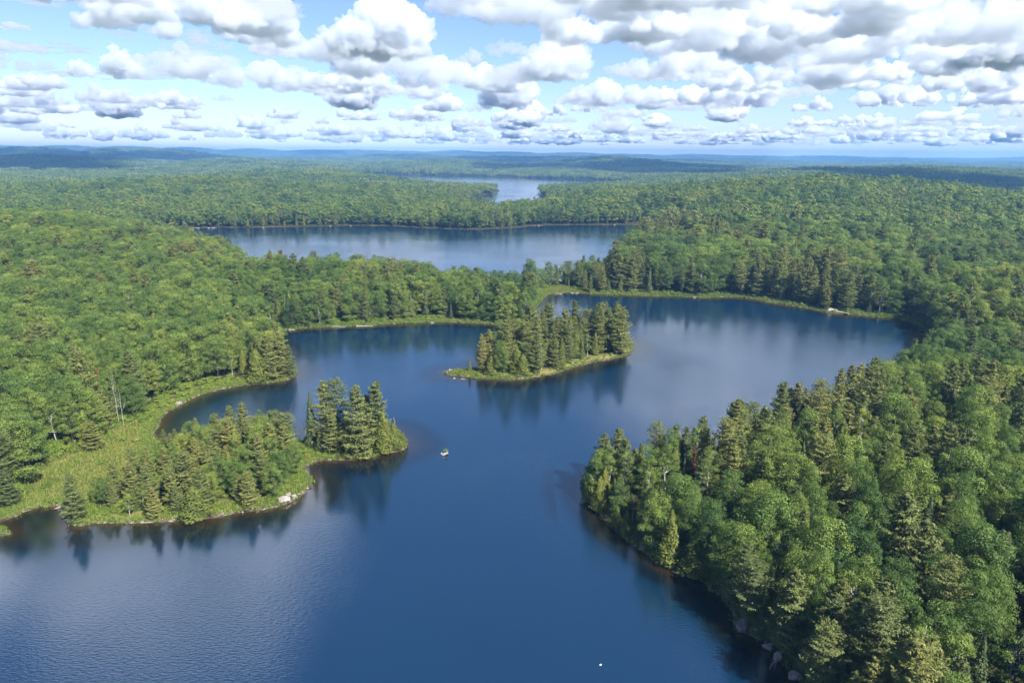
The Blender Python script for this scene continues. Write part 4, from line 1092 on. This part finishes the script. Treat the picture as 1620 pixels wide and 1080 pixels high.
for q in range(46):
    r = cr.uniform(4200, 15000); az = cr.uniform(-40, 41)
    if az < -12 and cr.random() < .4: continue
    if -9 < az < -2 and r < 9000: continue
    cloud(r * math.sin(R(az)), r * math.cos(R(az)), 6 + cr.randrange(6), cr.uniform(.5, 1.0), cr.uniform(.35, .7), cr.uniform(0, 6.28), cr.uniform(-80, 180))
for az, el, sz in ((-37, 9.5, 3.2), (-31, 11, 3.0), (-34, 6.5, 3.4), (-26, 8, 2.6), (-39, 4.5, 3.6), (-29, 5, 3.0)):
    q = 3400 / math.tan(R(el)); cloud(q * math.sin(R(az)), q * math.cos(R(az)), 8 if az % 2 else 11, sz, .045, cr.uniform(-.3, .3), 2500)
r = 10500.0
while r < 62000:
    step = 1350 + r * .075
    az = -41.0
    while az < 41:
        az += math.degrees((1150 + r * .025) / r) * cr.uniform(.7, 1.3)
        if cr.random() < (.80 if az > -16 else .45):
            q = r + cr.uniform(-.5, .5) * step
            s = cr.uniform(.55, 1.15) * (1 + max(0, r - 20000) / 50000)
            cloud(q * math.sin(R(az)), q * math.cos(R(az)), cr.randrange(6) + cr.choice((0, 0, 6, 12, 12)), s, cr.uniform(.55, .95), cr.uniform(0, 6.28), cr.uniform(-50, 50))
    r += step
N_FAR = len(CLOUDS)
# clouds nearer than the frame shows: they are mirrored in the lakes and shade some of the far hills
sx, sy = SUN_DIR.x / SUN_DIR.z * (CLOUD_BASE + 100), SUN_DIR.y / SUN_DIR.z * (CLOUD_BASE + 100)
for (px, D, v, s) in [(-30, 2980, 0, 1.1), (110, 2980, 0, 1.1), (40, 4850, 2, .8), (215, 4850, 2, .8), (880, 5350, 2, .6), (755, 5300, 3, .8), (1400, 1900, 3, .9), (1490, 1750, 3, .9), (1580, 1650, 3, 1.0), (1170, 2100, 3, .7)]:
    x, y, _ = at_depth(px, 255, D); cloud(x + sx, y + sy, v, s, 1.0, cr.uniform(0, 6.28))
for (az, el, v, s) in [(12, 13.5, 0, .9), (24, 15, 2, .9), (33, 20, 0, .8), (18, 20, 1, .8), (-34, 22, 1, .7)]:
    q = (CLOUD_BASE - CAM_H) / math.tan(R(el)); cloud(q * math.sin(R(az)), q * math.cos(R(az)), v, s, 1.0, cr.uniform(0, 6.28))
px_, py_, dep = project(np.array([(c[0], c[1], CLOUD_BASE) for c in CLOUDS]))
order = np.argsort([math.hypot(c[0], c[1]) for c in CLOUDS])
for rank, i in enumerate(order):
    x, y, v, s, zs, rot, dz = CLOUDS[i]
    o = add_obj('cloud', CL[v], None, (x, y, CLOUD_BASE + dz), rot, (s, s, s * zs))
    if i < N_BIG: tag(o, BIG[i][6], 'cloud', 'large cumulus clouds')
    elif i < N_FAR: tag(o, 'small flat-based cumulus in the crowded rows low over the horizon', 'cloud', 'small cumulus rows over the horizon')
    else: tag(o, 'cumulus cloud high overhead mirrored in the lake or shading far hills', 'cloud', 'cumulus clouds overhead')
print('clouds', len(CLOUDS), round(time.time() - T0, 1))

# ------------------------------------------------------------------ haze: the air between here and the far hills
hz = bpy.data.materials.new('haze'); hz.use_nodes = True
hn = hz.node_tree; hn.nodes.clear(); ho = hn.nodes.new('ShaderNodeOutputMaterial')
pv = hn.nodes.new('ShaderNodeVolumePrincipled')
pv.inputs['Color'].default_value = (.22, .50, 1.0, 1); pv.inputs['Density'].default_value = 1.2e-4; pv.inputs['Anisotropy'].default_value = 0.1
hn.links.new(pv.outputs[0], ho.inputs['Volume'])
top = float(max(GZ.max() + 30, CAM_H + 15)); L = 13200.0
V = np.array([(x, y, z) for z in (-9., top) for y in (-200., L) for x in (-L, L)])
F = np.array([(0, 2, 3, 1), (4, 5, 7, 6), (0, 1, 5, 4), (2, 6, 7, 3), (0, 4, 6, 2), (1, 3, 7, 5)])
o = add_obj('haze', mesh_np('haze', V, F, [hz]))
tag(o, 'thin blue summer haze between the camera and far hills', 'haze', None, 'stuff')
print('terrain top', GZ.max(), 'done', round(time.time() - T0, 1))
